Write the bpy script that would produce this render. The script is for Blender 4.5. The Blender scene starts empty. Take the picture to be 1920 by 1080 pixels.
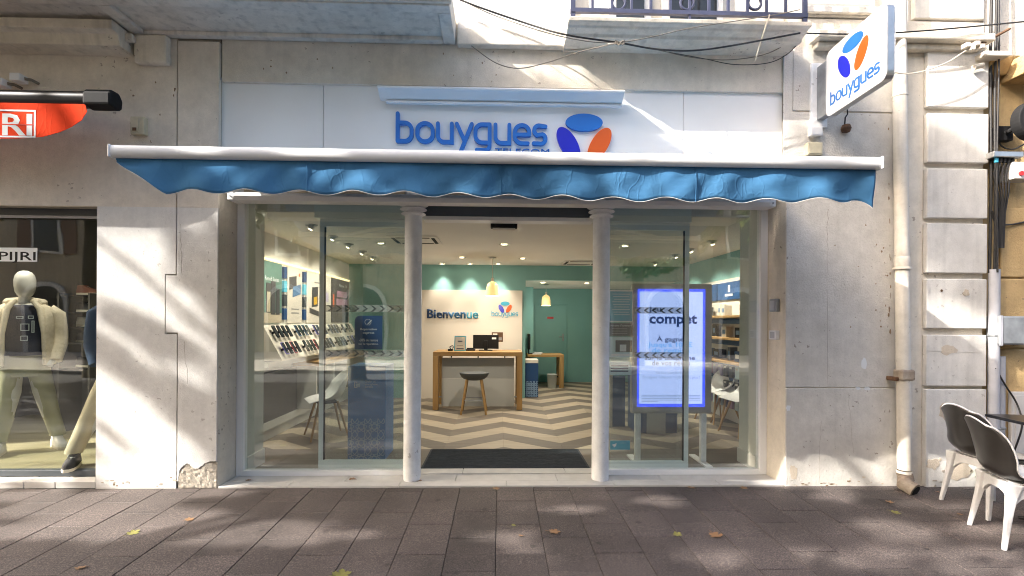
import bpy, bmesh, math, random
from mathutils import Vector, Matrix
R = math.radians
rnd = random.Random(7)
sc = bpy.context.scene
col = sc.collection

# ------------------------------------------------------------------ camera
F = 900.0                      # focal length in photo pixels (photo 1920 wide)
CAM = Vector((0, -4.05, 1.40))
HOR, PSI, ROLL = 602.0, math.atan(25 / 900), 0.006
fw = Vector((math.sin(PSI), math.cos(PSI), 0))
rt0 = Vector((math.cos(PSI), -math.sin(PSI), 0)); up0 = Vector((0, 0, 1))
rt = rt0 * math.cos(ROLL) + up0 * math.sin(ROLL)
up = -rt0 * math.sin(ROLL) + up0 * math.cos(ROLL)
cam_d = bpy.data.cameras.new('camera'); cam = bpy.data.objects.new('camera', cam_d); col.objects.link(cam)
cam.matrix_world = Matrix(((rt.x, up.x, -fw.x, CAM.x), (rt.y, up.y, -fw.y, CAM.y), (rt.z, up.z, -fw.z, CAM.z), (0, 0, 0, 1)))
cam_d.sensor_width = 36; cam_d.lens = F / 1920 * 36
cam_d.shift_y = (HOR - 540) / 1920
cam_d.clip_start = .05; cam_d.clip_end = 400
sc.camera = cam

# ------------------------------------------------------------------ light
SUN = Vector((1, .388, -.71)).normalized()         # direction the light travels
ELEV = math.asin(-SUN.z)
w = bpy.data.worlds.new('World'); sc.world = w; w.use_nodes = True
nt = w.node_tree
sky = nt.nodes.new('ShaderNodeTexSky'); sky.sky_type = 'NISHITA'; sky.sun_disc = False
sky.sun_elevation = ELEV
sky.sun_rotation = math.atan2(-SUN.x, -SUN.y)
sky.air_density = .9; sky.dust_density = 7; sky.ozone_density = .4
nt.links.new(sky.outputs[0], nt.nodes['Background'].inputs[0])
nt.nodes['Background'].inputs[1].default_value = 0.15
sl = bpy.data.lights.new('sun', 'SUN'); so = bpy.data.objects.new('sun', sl); col.objects.link(so)
sl.energy = 2.9; sl.angle = R(.5); sl.color = (1, .95, .88)
so.rotation_euler = SUN.to_track_quat('-Z', 'Y').to_euler()
so.location = (-20, -10, 18)
vs = sc.view_settings
vs.view_transform = 'Standard'; vs.look = 'None'; vs.gamma = 1; vs.use_curve_mapping = False
vs.exposure = 2.25
cy = sc.cycles
cy.use_denoising = True; cy.pixel_filter_type = 'BLACKMAN_HARRIS'; cy.filter_width = 1.05; cy.max_bounces = 8; cy.diffuse_bounces = 4; cy.glossy_bounces = 4
cy.transparent_max_bounces = 16; cy.transmission_bounces = 6
cy.sample_clamp_indirect = 6; cy.caustics_reflective = False; cy.caustics_refractive = False

# ------------------------------------------------------------------ pixel helpers (a pixel gives only a direction)
def ray(px, py):
    return rt * ((px - 960) / F) + up * (-(py - HOR) / F) + fw
def at(px, py, Y):                     # point on the plane y = Y
    d = ray(px, py); return CAM + d * ((Y - CAM.y) / d.y)
def onz(px, py, z):                    # point on the level z
    d = ray(px, py); return CAM + d * ((z - CAM.z) / d.z)
SLOPE = .025
def ong(px, py):                       # point on the pavement, which falls 2.5 % towards the street
    d = ray(px, py); t = (SLOPE * CAM.y - CAM.z) / (d.z - SLOPE * d.y); return CAM + d * t
def gz(y): return SLOPE * y
def rect(px0, py0, px1, py1, Y):       # photo rectangle -> X0, X1, Z0, Z1 on the plane y = Y
    a = at(px0, (py0 + py1) / 2, Y); b = at(px1, (py0 + py1) / 2, Y)
    c = at((px0 + px1) / 2, py1, Y); d = at((px0 + px1) / 2, py0, Y)
    return a.x, b.x, c.z, d.z

# ------------------------------------------------------------------ materials
def nodes(name):
    m = bpy.data.materials.new(name); m.use_nodes = True
    n = m.node_tree.nodes; l = m.node_tree.links
    return m, n, l, n['Principled BSDF']
def mat(name, c, rough=.5, metal=0, noise=0, nscale=8, bump=0, bscale=60, spec=.5, emit=None, estr=0, stretch=None, sheen=0):
    m, n, l, p = nodes(name)
    p.inputs['Base Color'].default_value = (*c, 1); p.inputs['Roughness'].default_value = rough
    p.inputs['Metallic'].default_value = metal; p.inputs['Specular IOR Level'].default_value = spec
    tc = n.new('ShaderNodeTexCoord'); vec = tc.outputs['Object']
    if stretch:
        mp = n.new('ShaderNodeMapping'); mp.inputs['Scale'].default_value = stretch; l.new(vec, mp.inputs[0]); vec = mp.outputs[0]
    if noise:
        t = n.new('ShaderNodeTexNoise'); t.inputs['Scale'].default_value = nscale; t.inputs['Detail'].default_value = 6
        l.new(vec, t.inputs['Vector'])
        r = n.new('ShaderNodeMapRange'); r.inputs[1].default_value = .25; r.inputs[2].default_value = .75
        r.inputs[3].default_value = 1 - noise; r.inputs[4].default_value = 1 + noise * .5
        l.new(t.outputs['Fac'], r.inputs[0])
        x = n.new('ShaderNodeVectorMath'); x.operation = 'SCALE'; x.inputs[0].default_value = c
        l.new(r.outputs[0], x.inputs['Scale']); l.new(x.outputs[0], p.inputs['Base Color'])
    if bump:
        t2 = n.new('ShaderNodeTexNoise'); t2.inputs['Scale'].default_value = bscale; t2.inputs['Detail'].default_value = 5
        l.new(vec, t2.inputs['Vector'])
        b = n.new('ShaderNodeBump'); b.inputs['Strength'].default_value = bump; b.inputs['Distance'].default_value = .01
        l.new(t2.outputs['Fac'], b.inputs['Height']); l.new(b.outputs[0], p.inputs['Normal'])
    if emit:
        p.inputs['Emission Color'].default_value = (*emit, 1); p.inputs['Emission Strength'].default_value = estr
    return m
def plaster(name, c, c2, specks=.5, bump=.5, stain=.35, fine=70, rough=.9, offs=0):
    """render: two tones mixed by large noise, small dark pock marks, fine relief"""
    m, n, l, p = nodes(name); p.inputs['Roughness'].default_value = rough; p.inputs['Specular IOR Level'].default_value = .2
    tc = n.new('ShaderNodeTexCoord'); mp = n.new('ShaderNodeMapping'); mp.inputs['Location'].default_value = (offs, offs * .7, offs * 1.3)
    l.new(tc.outputs['Object'], mp.inputs[0]); V = mp.outputs[0]
    a = n.new('ShaderNodeTexNoise'); a.inputs['Scale'].default_value = 1.7; a.inputs['Detail'].default_value = 8; a.inputs['Roughness'].default_value = .65
    l.new(V, a.inputs['Vector'])
    ra = n.new('ShaderNodeMapRange'); ra.inputs[1].default_value = .35; ra.inputs[2].default_value = .7; l.new(a.outputs['Fac'], ra.inputs[0])
    mix = n.new('ShaderNodeMix'); mix.data_type = 'RGBA'; mix.inputs[6].default_value = (*c, 1); mix.inputs[7].default_value = (*c2, 1)
    l.new(ra.outputs[0], mix.inputs[0])
    # vertical run-off streaks
    ms = n.new('ShaderNodeMapping'); ms.inputs['Scale'].default_value = (9, 9, .6); l.new(V, ms.inputs[0])
    s = n.new('ShaderNodeTexNoise'); s.inputs['Scale'].default_value = 1.5; s.inputs['Detail'].default_value = 4; l.new(ms.outputs[0], s.inputs['Vector'])
    rs = n.new('ShaderNodeMapRange'); rs.inputs[1].default_value = .5; rs.inputs[2].default_value = .8; rs.inputs[3].default_value = 1; rs.inputs[4].default_value = 1 - stain
    l.new(s.outputs['Fac'], rs.inputs[0])
    # pock marks: voronoi cells gated by a coarse noise
    v = n.new('ShaderNodeTexVoronoi'); v.inputs['Scale'].default_value = 14; v.inputs['Randomness'].default_value = 1
    dn = n.new('ShaderNodeTexNoise'); dn.inputs['Scale'].default_value = 45; dn.inputs['Detail'].default_value = 3; l.new(V, dn.inputs['Vector'])
    vm = n.new('ShaderNodeVectorMath'); vm.operation = 'MULTIPLY_ADD'; vm.inputs[1].default_value = (.06, .06, .06)
    l.new(dn.outputs['Color'], vm.inputs[0]); l.new(V, vm.inputs[2]); l.new(vm.outputs[0], v.inputs['Vector'])
    g = n.new('ShaderNodeTexNoise'); g.inputs['Scale'].default_value = 2.3; g.inputs['Detail'].default_value = 2; l.new(V, g.inputs['Vector'])
    rg = n.new('ShaderNodeMapRange'); rg.inputs[1].default_value = .45; rg.inputs[2].default_value = .75; rg.inputs[3].default_value = .02; rg.inputs[4].default_value = .23
    l.new(g.outputs['Fac'], rg.inputs[0])
    lt = n.new('ShaderNodeMath'); lt.operation = 'LESS_THAN'; l.new(v.outputs['Distance'], lt.inputs[0]); l.new(rg.outputs[0], lt.inputs[1])
    mu = n.new('ShaderNodeMath'); mu.operation = 'MULTIPLY'; mu.inputs[1].default_value = specks; l.new(lt.outputs[0], mu.inputs[0])
    gn = n.new('ShaderNodeTexNoise'); gn.inputs['Scale'].default_value = 7; gn.inputs['Detail'].default_value = 12; gn.inputs['Roughness'].default_value = .8; l.new(V, gn.inputs['Vector'])
    gr2 = n.new('ShaderNodeMapRange'); gr2.inputs[1].default_value = .3; gr2.inputs[2].default_value = .7; gr2.inputs[3].default_value = .84; gr2.inputs[4].default_value = 1.12; l.new(gn.outputs['Fac'], gr2.inputs[0])
    mg = n.new('ShaderNodeMath'); mg.operation = 'MULTIPLY'; l.new(rs.outputs[0], mg.inputs[0]); l.new(gr2.outputs[0], mg.inputs[1])
    m1 = n.new('ShaderNodeMix'); m1.data_type = 'RGBA'; m1.blend_type = 'MULTIPLY'; m1.inputs[0].default_value = 1
    l.new(mix.outputs[2], m1.inputs[6]); l.new(mg.outputs[0], m1.inputs[7])
    m2 = n.new('ShaderNodeMix'); m2.data_type = 'RGBA'; m2.inputs[7].default_value = (.16, .12, .09, 1)
    l.new(mu.outputs[0], m2.inputs[0]); l.new(m1.outputs[2], m2.inputs[6]); l.new(m2.outputs[2], p.inputs['Base Color'])
    f = n.new('ShaderNodeTexNoise'); f.inputs['Scale'].default_value = fine * 1.5; f.inputs['Detail'].default_value = 8; f.inputs['Roughness'].default_value = .72; l.new(V, f.inputs['Vector'])
    f2 = n.new('ShaderNodeTexNoise'); f2.inputs['Scale'].default_value = 12; f2.inputs['Detail'].default_value = 5; l.new(V, f2.inputs['Vector'])
    ad = n.new('ShaderNodeMath'); ad.operation = 'MULTIPLY_ADD'; ad.inputs[1].default_value = .35
    l.new(f2.outputs['Fac'], ad.inputs[0]); l.new(f.outputs['Fac'], ad.inputs[2])
    b = n.new('ShaderNodeBump'); b.inputs['Strength'].default_value = bump * .8; b.inputs['Distance'].default_value = .010
    l.new(ad.outputs[0], b.inputs['Height']); l.new(b.outputs[0], p.inputs['Normal'])
    return m
def granite(name):
    m, n, l, p = nodes(name); p.inputs['Roughness'].default_value = .72
    tc = n.new('ShaderNodeTexCoord'); oi = n.new('ShaderNodeObjectInfo')
    ge = n.new('ShaderNodeNewGeometry'); V = ge.outputs['Position']
    a = n.new('ShaderNodeTexNoise'); a.inputs['Scale'].default_value = 120; a.inputs['Detail'].default_value = 4; a.inputs['Roughness'].default_value = .8; l.new(V, a.inputs['Vector'])
    cr = n.new('ShaderNodeValToRGB'); e = cr.color_ramp.elements
    e[0].position = .34; e[0].color = (.03, .025, .023, 1); e[1].position = .68; e[1].color = (.36, .30, .26, 1)
    k = cr.color_ramp.elements.new(.48); k.color = (.108, .088, .082, 1); k = cr.color_ramp.elements.new(.58); k.color = (.20, .155, .138, 1)
    l.new(a.outputs['Fac'], cr.inputs[0])
    b = n.new('ShaderNodeTexNoise'); b.inputs['Scale'].default_value = 1.6; b.inputs['Detail'].default_value = 5; l.new(V, b.inputs['Vector'])
    r = n.new('ShaderNodeMapRange'); r.inputs[1].default_value = .3; r.inputs[2].default_value = .7; r.inputs[3].default_value = .6; r.inputs[4].default_value = 1.3; l.new(b.outputs['Fac'], r.inputs[0])
    ro = n.new('ShaderNodeMapRange'); ro.inputs[3].default_value = .55; ro.inputs[4].default_value = .78; l.new(oi.outputs['Random'], ro.inputs[0])
    mm = n.new('ShaderNodeMath'); mm.operation = 'MULTIPLY'; l.new(r.outputs[0], mm.inputs[0]); l.new(ro.outputs[0], mm.inputs[1])
    # dark gum and oil spots
    v = n.new('ShaderNodeTexVoronoi'); v.inputs['Scale'].default_value = 4.5; l.new(V, v.inputs['Vector'])
    lt = n.new('ShaderNodeMapRange'); lt.inputs[1].default_value = .06; lt.inputs[2].default_value = .12; lt.inputs[3].default_value = .55; lt.inputs[4].default_value = 1; l.new(v.outputs['Distance'], lt.inputs[0])
    m3 = n.new('ShaderNodeMath'); m3.operation = 'MULTIPLY'; l.new(mm.outputs[0], m3.inputs[0]); l.new(lt.outputs[0], m3.inputs[1])
    x = n.new('ShaderNodeVectorMath'); x.operation = 'SCALE'; l.new(cr.outputs[0], x.inputs[0]); l.new(m3.outputs[0], x.inputs['Scale']); l.new(x.outputs[0], p.inputs['Base Color'])
    bp = n.new('ShaderNodeBump'); bp.inputs['Strength'].default_value = .35; bp.inputs['Distance'].default_value = .004; l.new(a.outputs['Fac'], bp.inputs['Height']); l.new(bp.outputs[0], p.inputs['Normal'])
    return m
def wood(name, c1, c2, axis='Y', scale=1.0, rough=.55, varied=.1):
    m, n, l, p = nodes(name); p.inputs['Roughness'].default_value = rough
    ge = n.new('ShaderNodeTexCoord'); mp = n.new('ShaderNodeMapping'); oi = n.new('ShaderNodeObjectInfo')
    s = {'X': (2, 28, 28), 'Y': (28, 2, 28), 'Z': (28, 28, 2)}[axis]; mp.inputs['Scale'].default_value = [k * scale for k in s]
    l.new(ge.outputs['Object'], mp.inputs[0])
    t = n.new('ShaderNodeTexNoise'); t.inputs['Scale'].default_value = 1; t.inputs['Detail'].default_value = 6; l.new(mp.outputs[0], t.inputs['Vector'])
    mix = n.new('ShaderNodeMix'); mix.data_type = 'RGBA'; mix.inputs[6].default_value = (*c1, 1); mix.inputs[7].default_value = (*c2, 1)
    r = n.new('ShaderNodeMapRange'); r.inputs[1].default_value = .3; r.inputs[2].default_value = .7; l.new(t.outputs['Fac'], r.inputs[0]); l.new(r.outputs[0], mix.inputs[0])
    ro = n.new('ShaderNodeMapRange'); ro.inputs[3].default_value = 1 - varied; ro.inputs[4].default_value = 1 + varied; l.new(oi.outputs['Random'], ro.inputs[0])
    x = n.new('ShaderNodeVectorMath'); x.operation = 'SCALE'; l.new(mix.outputs[2], x.inputs[0]); l.new(ro.outputs[0], x.inputs['Scale']); l.new(x.outputs[0], p.inputs['Base Color'])
    return m
def glass(name, tint=(.95, .98, .965), f0=.12):
    m = bpy.data.materials.new(name); m.use_nodes = True; n = m.node_tree.nodes; l = m.node_tree.links; n.clear()
    o = n.new('ShaderNodeOutputMaterial'); tr = n.new('ShaderNodeBsdfTransparent'); tr.inputs[0].default_value = (*tint, 1)
    gl = n.new('ShaderNodeBsdfGlossy'); gl.inputs['Roughness'].default_value = .015; gl.inputs[0].default_value = (1, 1, 1, 1)
    tc = n.new('ShaderNodeTexCoord'); nz = n.new('ShaderNodeTexNoise'); nz.inputs['Scale'].default_value = 1.1; l.new(tc.outputs['Object'], nz.inputs['Vector'])
    bp = n.new('ShaderNodeBump'); bp.inputs['Strength'].default_value = .012; bp.inputs['Distance'].default_value = .25; l.new(nz.outputs['Fac'], bp.inputs['Height']); l.new(bp.outputs[0], gl.inputs['Normal'])
    lw = n.new('ShaderNodeLayerWeight'); lw.inputs[0].default_value = .5
    pw = n.new('ShaderNodeMath'); pw.operation = 'POWER'; pw.inputs[1].default_value = 5; l.new(lw.outputs['Facing'], pw.inputs[0])
    ma = n.new('ShaderNodeMath'); ma.operation = 'MULTIPLY_ADD'; ma.inputs[1].default_value = 1 - f0; ma.inputs[2].default_value = f0; l.new(pw.outputs[0], ma.inputs[0])
    mx = n.new('ShaderNodeMixShader'); l.new(ma.outputs[0], mx.inputs[0]); l.new(tr.outputs[0], mx.inputs[1]); l.new(gl.outputs[0], mx.inputs[2]); l.new(mx.outputs[0], o.inputs[0])
    return m
def leafmat(name, c1, c2):
    m, n, l, p = nodes(name); p.inputs['Roughness'].default_value = .6
    ge = n.new('ShaderNodeNewGeometry'); mix = n.new('ShaderNodeMix'); mix.data_type = 'RGBA'
    mix.inputs[6].default_value = (*c1, 1); mix.inputs[7].default_value = (*c2, 1); l.new(ge.outputs['Random Per Island'], mix.inputs[0]); l.new(mix.outputs[2], p.inputs['Base Color'])
    return m
M = {}
M['plaster'] = plaster('plaster_cream', (.75, .69, .595), (.66, .60, .505), specks=.55, bump=.7, stain=.1)
M['plaster_warm_bounce'] = plaster('plaster_warm_bounce', (.76, .70, .61), (.68, .61, .52), specks=.55, bump=.7, stain=.08, offs=3)  # white plaster again, with warm bounced light put into its colour
M['plaster_white'] = plaster('plaster_white', (.75, .735, .705), (.66, .64, .61), specks=.4, bump=.6, stain=.07, offs=3)
M['plaster_right'] = plaster('plaster_right', (.68, .65, .60), (.56, .53, .48), specks=.6, bump=1.1, fine=38, stain=.1, offs=9)
M['block'] = plaster('painted_stone', (.70, .675, .63), (.61, .58, .53), specks=.3, bump=.4, stain=.2, offs=14)
M['soffit'] = plaster('soffit_plaster', (.73, .68, .605), (.63, .58, .505), specks=.3, bump=.3, offs=21)
M['mould'] = plaster('moulding', (.76, .70, .60), (.64, .575, .475), specks=.5, bump=.4, stain=.3, offs=25)
M['mortar'] = plaster('bare_mortar', (.52, .47, .40), (.34, .30, .245), specks=.5, bump=1.0, fine=50, offs=5)
M['sandstone'] = plaster('sandstone', (.62, .44, .22), (.44, .30, .14), specks=.6, bump=.9, fine=40, offs=31)
M['granite'] = granite('granite_slab')
M['joint'] = mat('dark_joint', (.045, .04, .037), .95, noise=.4, nscale=20)
M['brown_mark'] = mat('brown_mark', (.27, .19, .12), .95, noise=.4, nscale=60)
M['old_chip'] = plaster('old_plaster', (.60, .52, .42), (.50, .42, .32), specks=.3, bump=.6, offs=71)
M['street'] = mat('street_paving', (.085, .08, .08), .85, noise=.35, nscale=3, bump=.2)
M['asphalt'] = mat('asphalt', (.05, .05, .052), .9, noise=.3, nscale=5)
M['pale_paving'] = mat('pale_paving', (.40, .37, .33), .85, noise=.2, nscale=2)
M['threshold'] = mat('threshold_tile', (.55, .53, .50), .5, noise=.15, nscale=7, bump=.08)
M['white_paint'] = plaster('white_paint', (.87, .88, .89), (.82, .83, .84), specks=.35, bump=.06, stain=.08, rough=.4, offs=80)
M['white_alu'] = mat('white_aluminium', (.81, .81, .81), .55, noise=.06, nscale=3)
M['grey_alu'] = mat('grey_aluminium', (.80, .87, .86), .4)
M['fascia'] = mat('fascia_board', (.86, .845, .82), .4, noise=.05, nscale=2, bump=.03)
M['dark_grey'] = mat('anthracite_paint', (.05, .06, .07), .4, noise=.1)
M['black'] = mat('black_plastic', (.015, .015, .016), .7, noise=.2, nscale=15, spec=.15)
M['black_metal'] = mat('black_metal', (.02, .02, .022), .3, metal=.3)
M['iron'] = mat('painted_iron', (.05, .055, .10), .45, noise=.2, nscale=20)
M['steel'] = mat('brushed_steel', (.55, .55, .54), .3, metal=.9, noise=.2, nscale=12)
M['galv'] = mat('galvanised_box', (.34, .36, .38), .45, metal=.5, noise=.35, nscale=9)
M['blue_sign'] = mat('blue_sign_acrylic', (.012, .16, .55), .35)
M['deep_blue'] = mat('deep_blue_acrylic', (.012, .018, .5), .35)
M['orange'] = mat('orange_acrylic', (.75, .11, .01), .35)
M['sign_white'] = mat('sign_white', (.82, .83, .85), .25, noise=.03)
M['blue_fabric'] = mat('blue_awning_fabric', (.035, .19, .40), .8, noise=.18, nscale=4, bump=.5, bscale=7)
M['red_fabric'] = mat('red_awning_fabric', (.72, .055, .02), .8, noise=.12, nscale=4, bump=.4, bscale=7)
M['edge_white'] = mat('white_binding', (.56, .55, .52), .8)
M['teal'] = mat('teal_wall', (.19, .385, .37), .75, noise=.06, nscale=3)
M['ceiling'] = mat('ceiling_paint', (.74, .72, .68), .9, noise=.04, nscale=2)
M['panel'] = mat('cream_panel', (.70, .65, .57), .7, noise=.04, nscale=2)
M['shop_white'] = mat('shop_wall_white', (.62, .62, .58), .7, noise=.06, nscale=3)
M['pier_green'] = mat('pier_pale_green', (.50, .53, .48), .7, noise=.05)
M['plank_light'] = wood('light_plank', (.38, .325, .245), (.30, .255, .19), 'X', varied=.1)
M['plank_dark'] = wood('dark_plank', (.15, .128, .103), (.11, .094, .076), 'X', varied=.08)
M['oak'] = wood('oak', (.42, .26, .10), (.30, .17, .06), 'X', .6)
M['oak_z'] = wood('oak_upright', (.42, .26, .10), (.30, .17, .06), 'Z', .6)
M['grey_board'] = mat('grey_laminate', (.42, .43, .42), .5)
M['light_board'] = mat('light_laminate', (.55, .56, .54), .5)
M['grey_seat'] = mat('grey_seat', (.085, .095, .10), .6)
M['mat'] = mat('ribbed_mat', (.042, .05, .06), .95, noise=.4, nscale=40, bump=.8, bscale=120, stretch=(.2, 1, 1))
M['navy'] = mat('navy_board', (.015, .06, .17), .45)
M['kiosk'] = mat('kiosk_blue', (.03, .20, .55), .4, noise=.05)
M['pattern'] = mat('pattern_pale_blue', (.35, .52, .72), .5)
M['white_plastic'] = mat('white_plastic', (.74, .75, .77), .35)
M['chair_dark'] = mat('charcoal_plastic', (.035, .032, .03), .28, noise=.35, nscale=9)
M['chair_white'] = plaster('chair_white_plastic', (.76, .76, .77), (.70, .70, .70), specks=.3, bump=.03, stain=.06, rough=.45, offs=90)
M['glass'] = glass('clear_glass')
M['glass_dark'] = glass('shop_glass', (.94, .96, .94), .07)
M['pipe'] = plaster('painted_pipe', (.70, .665, .60), (.60, .55, .47), specks=.45, bump=.15, rough=.55, stain=.3, offs=40)
M['rust'] = mat('rusty_iron', (.16, .085, .045), .9, noise=.6, nscale=25, bump=.6)
M['rusty_paint'] = plaster('rusty_paint', (.50, .44, .36), (.17, .10, .06), specks=.9, bump=.8, stain=.5, offs=44)
M['cable'] = mat('cable_black', (.018, .017, .017), .6)
M['cable_grey'] = mat('cable_weathered', (.20, .175, .14), .8)
M['cable_pale'] = mat('cable_pale', (.55, .50, .42), .7)
M['conduit'] = mat('conduit_grey', (.42, .43, .47), .5, noise=.15)
M['beige_box'] = mat('beige_plastic', (.55, .50, .36), .6, noise=.15, nscale=20)
M['alarm'] = mat('alarm_plastic', (.60, .58, .55), .5, noise=.1)
M['red'] = mat('red_plastic', (.5, .02, .02), .3)
M['mann'] = mat('mannequin_skin', (.50, .50, .46), .5)
M['fleece'] = mat('cream_fleece', (.72, .64, .48), .95, noise=.15, nscale=30, bump=.7, bscale=90)
M['tee'] = mat('navy_shirt', (.018, .02, .035), .9)
M['khaki'] = mat('khaki_cotton', (.33, .33, .20), .9, noise=.1, nscale=8, bump=.3, bscale=20)
M['chino'] = mat('cream_cotton', (.52, .46, .32), .9, noise=.1, nscale=8, bump=.3, bscale=20)
M['denim'] = mat('blue_jacket', (.03, .06, .13), .9)
M['shoe_white'] = mat('white_leather', (.66, .66, .62), .6, noise=.1)
M['shoe_black'] = mat('black_canvas', (.03, .03, .03), .9)
M['shoe_brown'] = mat('brown_leather', (.22, .08, .05), .7)
M['rubber'] = mat('pale_rubber', (.58, .55, .44), .7)
M['sock'] = mat('pale_sock', (.42, .48, .46), .95)
M['dark_room'] = mat('dark_wall', (.10, .095, .085), .9)
M['olive_floor'] = wood('display_floor', (.30, .27, .16), (.24, .21, .12), 'X', .3)
M['text_dark'] = mat('print_navy', (.008, .035, .11), .6)
M['text_white'] = mat('print_white', (.75, .77, .78), .6)
M['text_cyan'] = mat('print_cyan', (.05, .38, .55), .6)
M['text_grey'] = mat('print_grey', (.25, .25, .25), .6)
M['chev'] = bpy.data.materials.new('frosted_film'); M['chev'].use_nodes = True
_n = M['chev'].node_tree.nodes; _l = M['chev'].node_tree.links; _p = _n['Principled BSDF']; _p.inputs['Base Color'].default_value = (.5, .53, .52, 1); _p.inputs['Roughness'].default_value = .6; _p.inputs['Alpha'].default_value = .35
M['chev_dark'] = mat('film_arrow', (.045, .06, .065), .7)
M['taupe_dark'] = mat('dark_panel', (.10, .097, .09), .6, noise=.1)
M['taupe'] = mat('taupe_casing', (.38, .345, .30), .5)
M['poster_teal'] = mat('poster_teal', (.09, .40, .55), .5)
M['poster_pale'] = mat('poster_pale_blue', (.55, .70, .75), .5)
M['leaf_dry'] = leafmat('dry_leaf', (.30, .16, .07), (.26, .15, .075))
M['leaf_yellow'] = leafmat('yellow_leaf', (.26, .23, .05), (.21, .21, .06))
M['bark'] = plaster('plane_bark', (.27, .235, .17), (.13, .11, .08), specks=.6, bump=1, offs=50)
M['leaf'] = leafmat('plane_foliage', (.06, .115, .02), (.13, .16, .03))
M['leaf2'] = leafmat('plane_foliage_autumn', (.09, .13, .02), (.26, .21, .03))
M['weed'] = leafmat('weed_leaf', (.08, .22, .03), (.12, .28, .04))
M['opp'] = plaster('opposite_render', (.50, .42, .31), (.40, .33, .24), specks=.2, bump=.4, offs=60)
M['shutter'] = mat('painted_shutter', (.16, .09, .06), .7)
M['pane_dark'] = mat('dark_window', (.03, .035, .04), .08)

# ------------------------------------------------------------------ mesh helpers
class MB:
    def __init__(s): s.v = []; s.f = []
    def add(s, vs, fs):
        k = len(s.v); s.v += [tuple(x) for x in vs]; s.f += [tuple(i + k for i in f) for f in fs]; return s
    def box(s, x0, x1, y0, y1, z0, z1):
        if x0 > x1: x0, x1 = x1, x0
        if y0 > y1: y0, y1 = y1, y0
        if z0 > z1: z0, z1 = z1, z0
        return s.add([(x0, y0, z0), (x1, y0, z0), (x1, y1, z0), (x0, y1, z0), (x0, y0, z1), (x1, y0, z1), (x1, y1, z1), (x0, y1, z1)],
                     [(0, 3, 2, 1), (4, 5, 6, 7), (0, 1, 5, 4), (1, 2, 6, 5), (2, 3, 7, 6), (3, 0, 4, 7)])
    def prism(s, poly, map0, map1):
        n = len(poly)
        return s.add([map0(*p) for p in poly] + [map1(*p) for p in poly],
                     [tuple(range(n)), tuple(range(2 * n - 1, n - 1, -1))] + [(i, i + n, (i + 1) % n + n, (i + 1) % n) for i in range(n)])
    def xz(s, poly, y0, y1): return s.prism(poly, lambda a, b: (a, y0, b), lambda a, b: (a, y1, b))
    def yz(s, poly, x0, x1): return s.prism(poly, lambda a, b: (x0, a, b), lambda a, b: (x1, a, b))
    def xy(s, poly, z0, z1): return s.prism(poly, lambda a, b: (a, b, z0), lambda a, b: (a, b, z1))
    def tube(s, pts, r, n=10, cap=True):
        pts = [Vector(p) for p in pts]; m = len(pts); rs = r if isinstance(r, (list, tuple)) else [r] * m
        vs, fs, ref = [], [], None
        for i, p in enumerate(pts):
            t = (pts[min(i + 1, m - 1)] - pts[max(i - 1, 0)]).normalized()
            if ref is None: ref = t.orthogonal().normalized()
            ref = (ref - t * ref.dot(t)).normalized(); b = t.cross(ref)
            for k in range(n):
                a = 2 * math.pi * k / n; vs.append(p + (ref * math.cos(a) + b * math.sin(a)) * rs[i])
        for i in range(m - 1):
            for k in range(n): fs.append((i * n + k, i * n + (k + 1) % n, (i + 1) * n + (k + 1) % n, (i + 1) * n + k))
        if cap: fs += [tuple(range(n - 1, -1, -1)), tuple(range((m - 1) * n, m * n))]
        return s.add(vs, fs)
    def lathe(s, prof, c=(0, 0, 0), n=24, cap=True):
        c = Vector(c); vs, fs = [], []; m = len(prof)
        for r, z in prof:
            for k in range(n): a = 2 * math.pi * k / n; vs.append(c + Vector((r * math.cos(a), r * math.sin(a), z)))
        for i in range(m - 1):
            for k in range(n): fs.append((i * n + k, i * n + (k + 1) % n, (i + 1) * n + (k + 1) % n, (i + 1) * n + k))
        if cap: fs += [tuple(range(n - 1, -1, -1)), tuple(range((m - 1) * n, m * n))]
        return s.add(vs, fs)
    def loft(s, rings, n=16, a0=0, a1=2 * math.pi, cap=True):
        """rings: (center, rx, ry[, tilt axis vectors]) elliptical sections in the XY plane"""
        full = abs(a1 - a0 - 2 * math.pi) < 1e-6; k_n = n if full else n + 1
        vs, fs = [], []
        for c, rx, ry in rings:
            for k in range(k_n):
                a = a0 + (a1 - a0) * k / n; vs.append((c[0] + rx * math.cos(a), c[1] + ry * math.sin(a), c[2]))
        for i in range(len(rings) - 1):
            for k in range(n):
                j = (k + 1) % k_n; fs.append((i * k_n + k, i * k_n + j, (i + 1) * k_n + j, (i + 1) * k_n + k))
        if full and cap: fs += [tuple(range(n - 1, -1, -1)), tuple(range((len(rings) - 1) * n, len(rings) * n))]
        return s.add(vs, fs)
    def mesh(s, name, smooth=False):
        me = bpy.data.meshes.new(name); me.from_pydata(s.v, [], s.f)
        b = bmesh.new(); b.from_mesh(me); bmesh.ops.recalc_face_normals(b, faces=b.faces); b.to_mesh(me); b.free()
        if smooth:
            me.polygons.foreach_set('use_smooth', [True] * len(me.polygons))
            if hasattr(me, 'set_sharp_from_angle'): me.set_sharp_from_angle(angle=R(smooth if smooth > 1 else 40))
        return me
    def build(s, name, m, parent=None, smooth=False, bev=0):
        o = bpy.data.objects.new(name, s.mesh(name, smooth)); col.objects.link(o); o.data.materials.append(M[m] if isinstance(m, str) else m)
        if parent: setpar(o, parent)
        if bev:
            b = o.modifiers.new('bevel', 'BEVEL'); b.width = bev; b.segments = 2; b.limit_method = 'ANGLE'; b.angle_limit = R(35)
        return o
LOC = {}
def world_loc(o): return LOC.get(o.name, Vector((0, 0, 0)))
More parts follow.
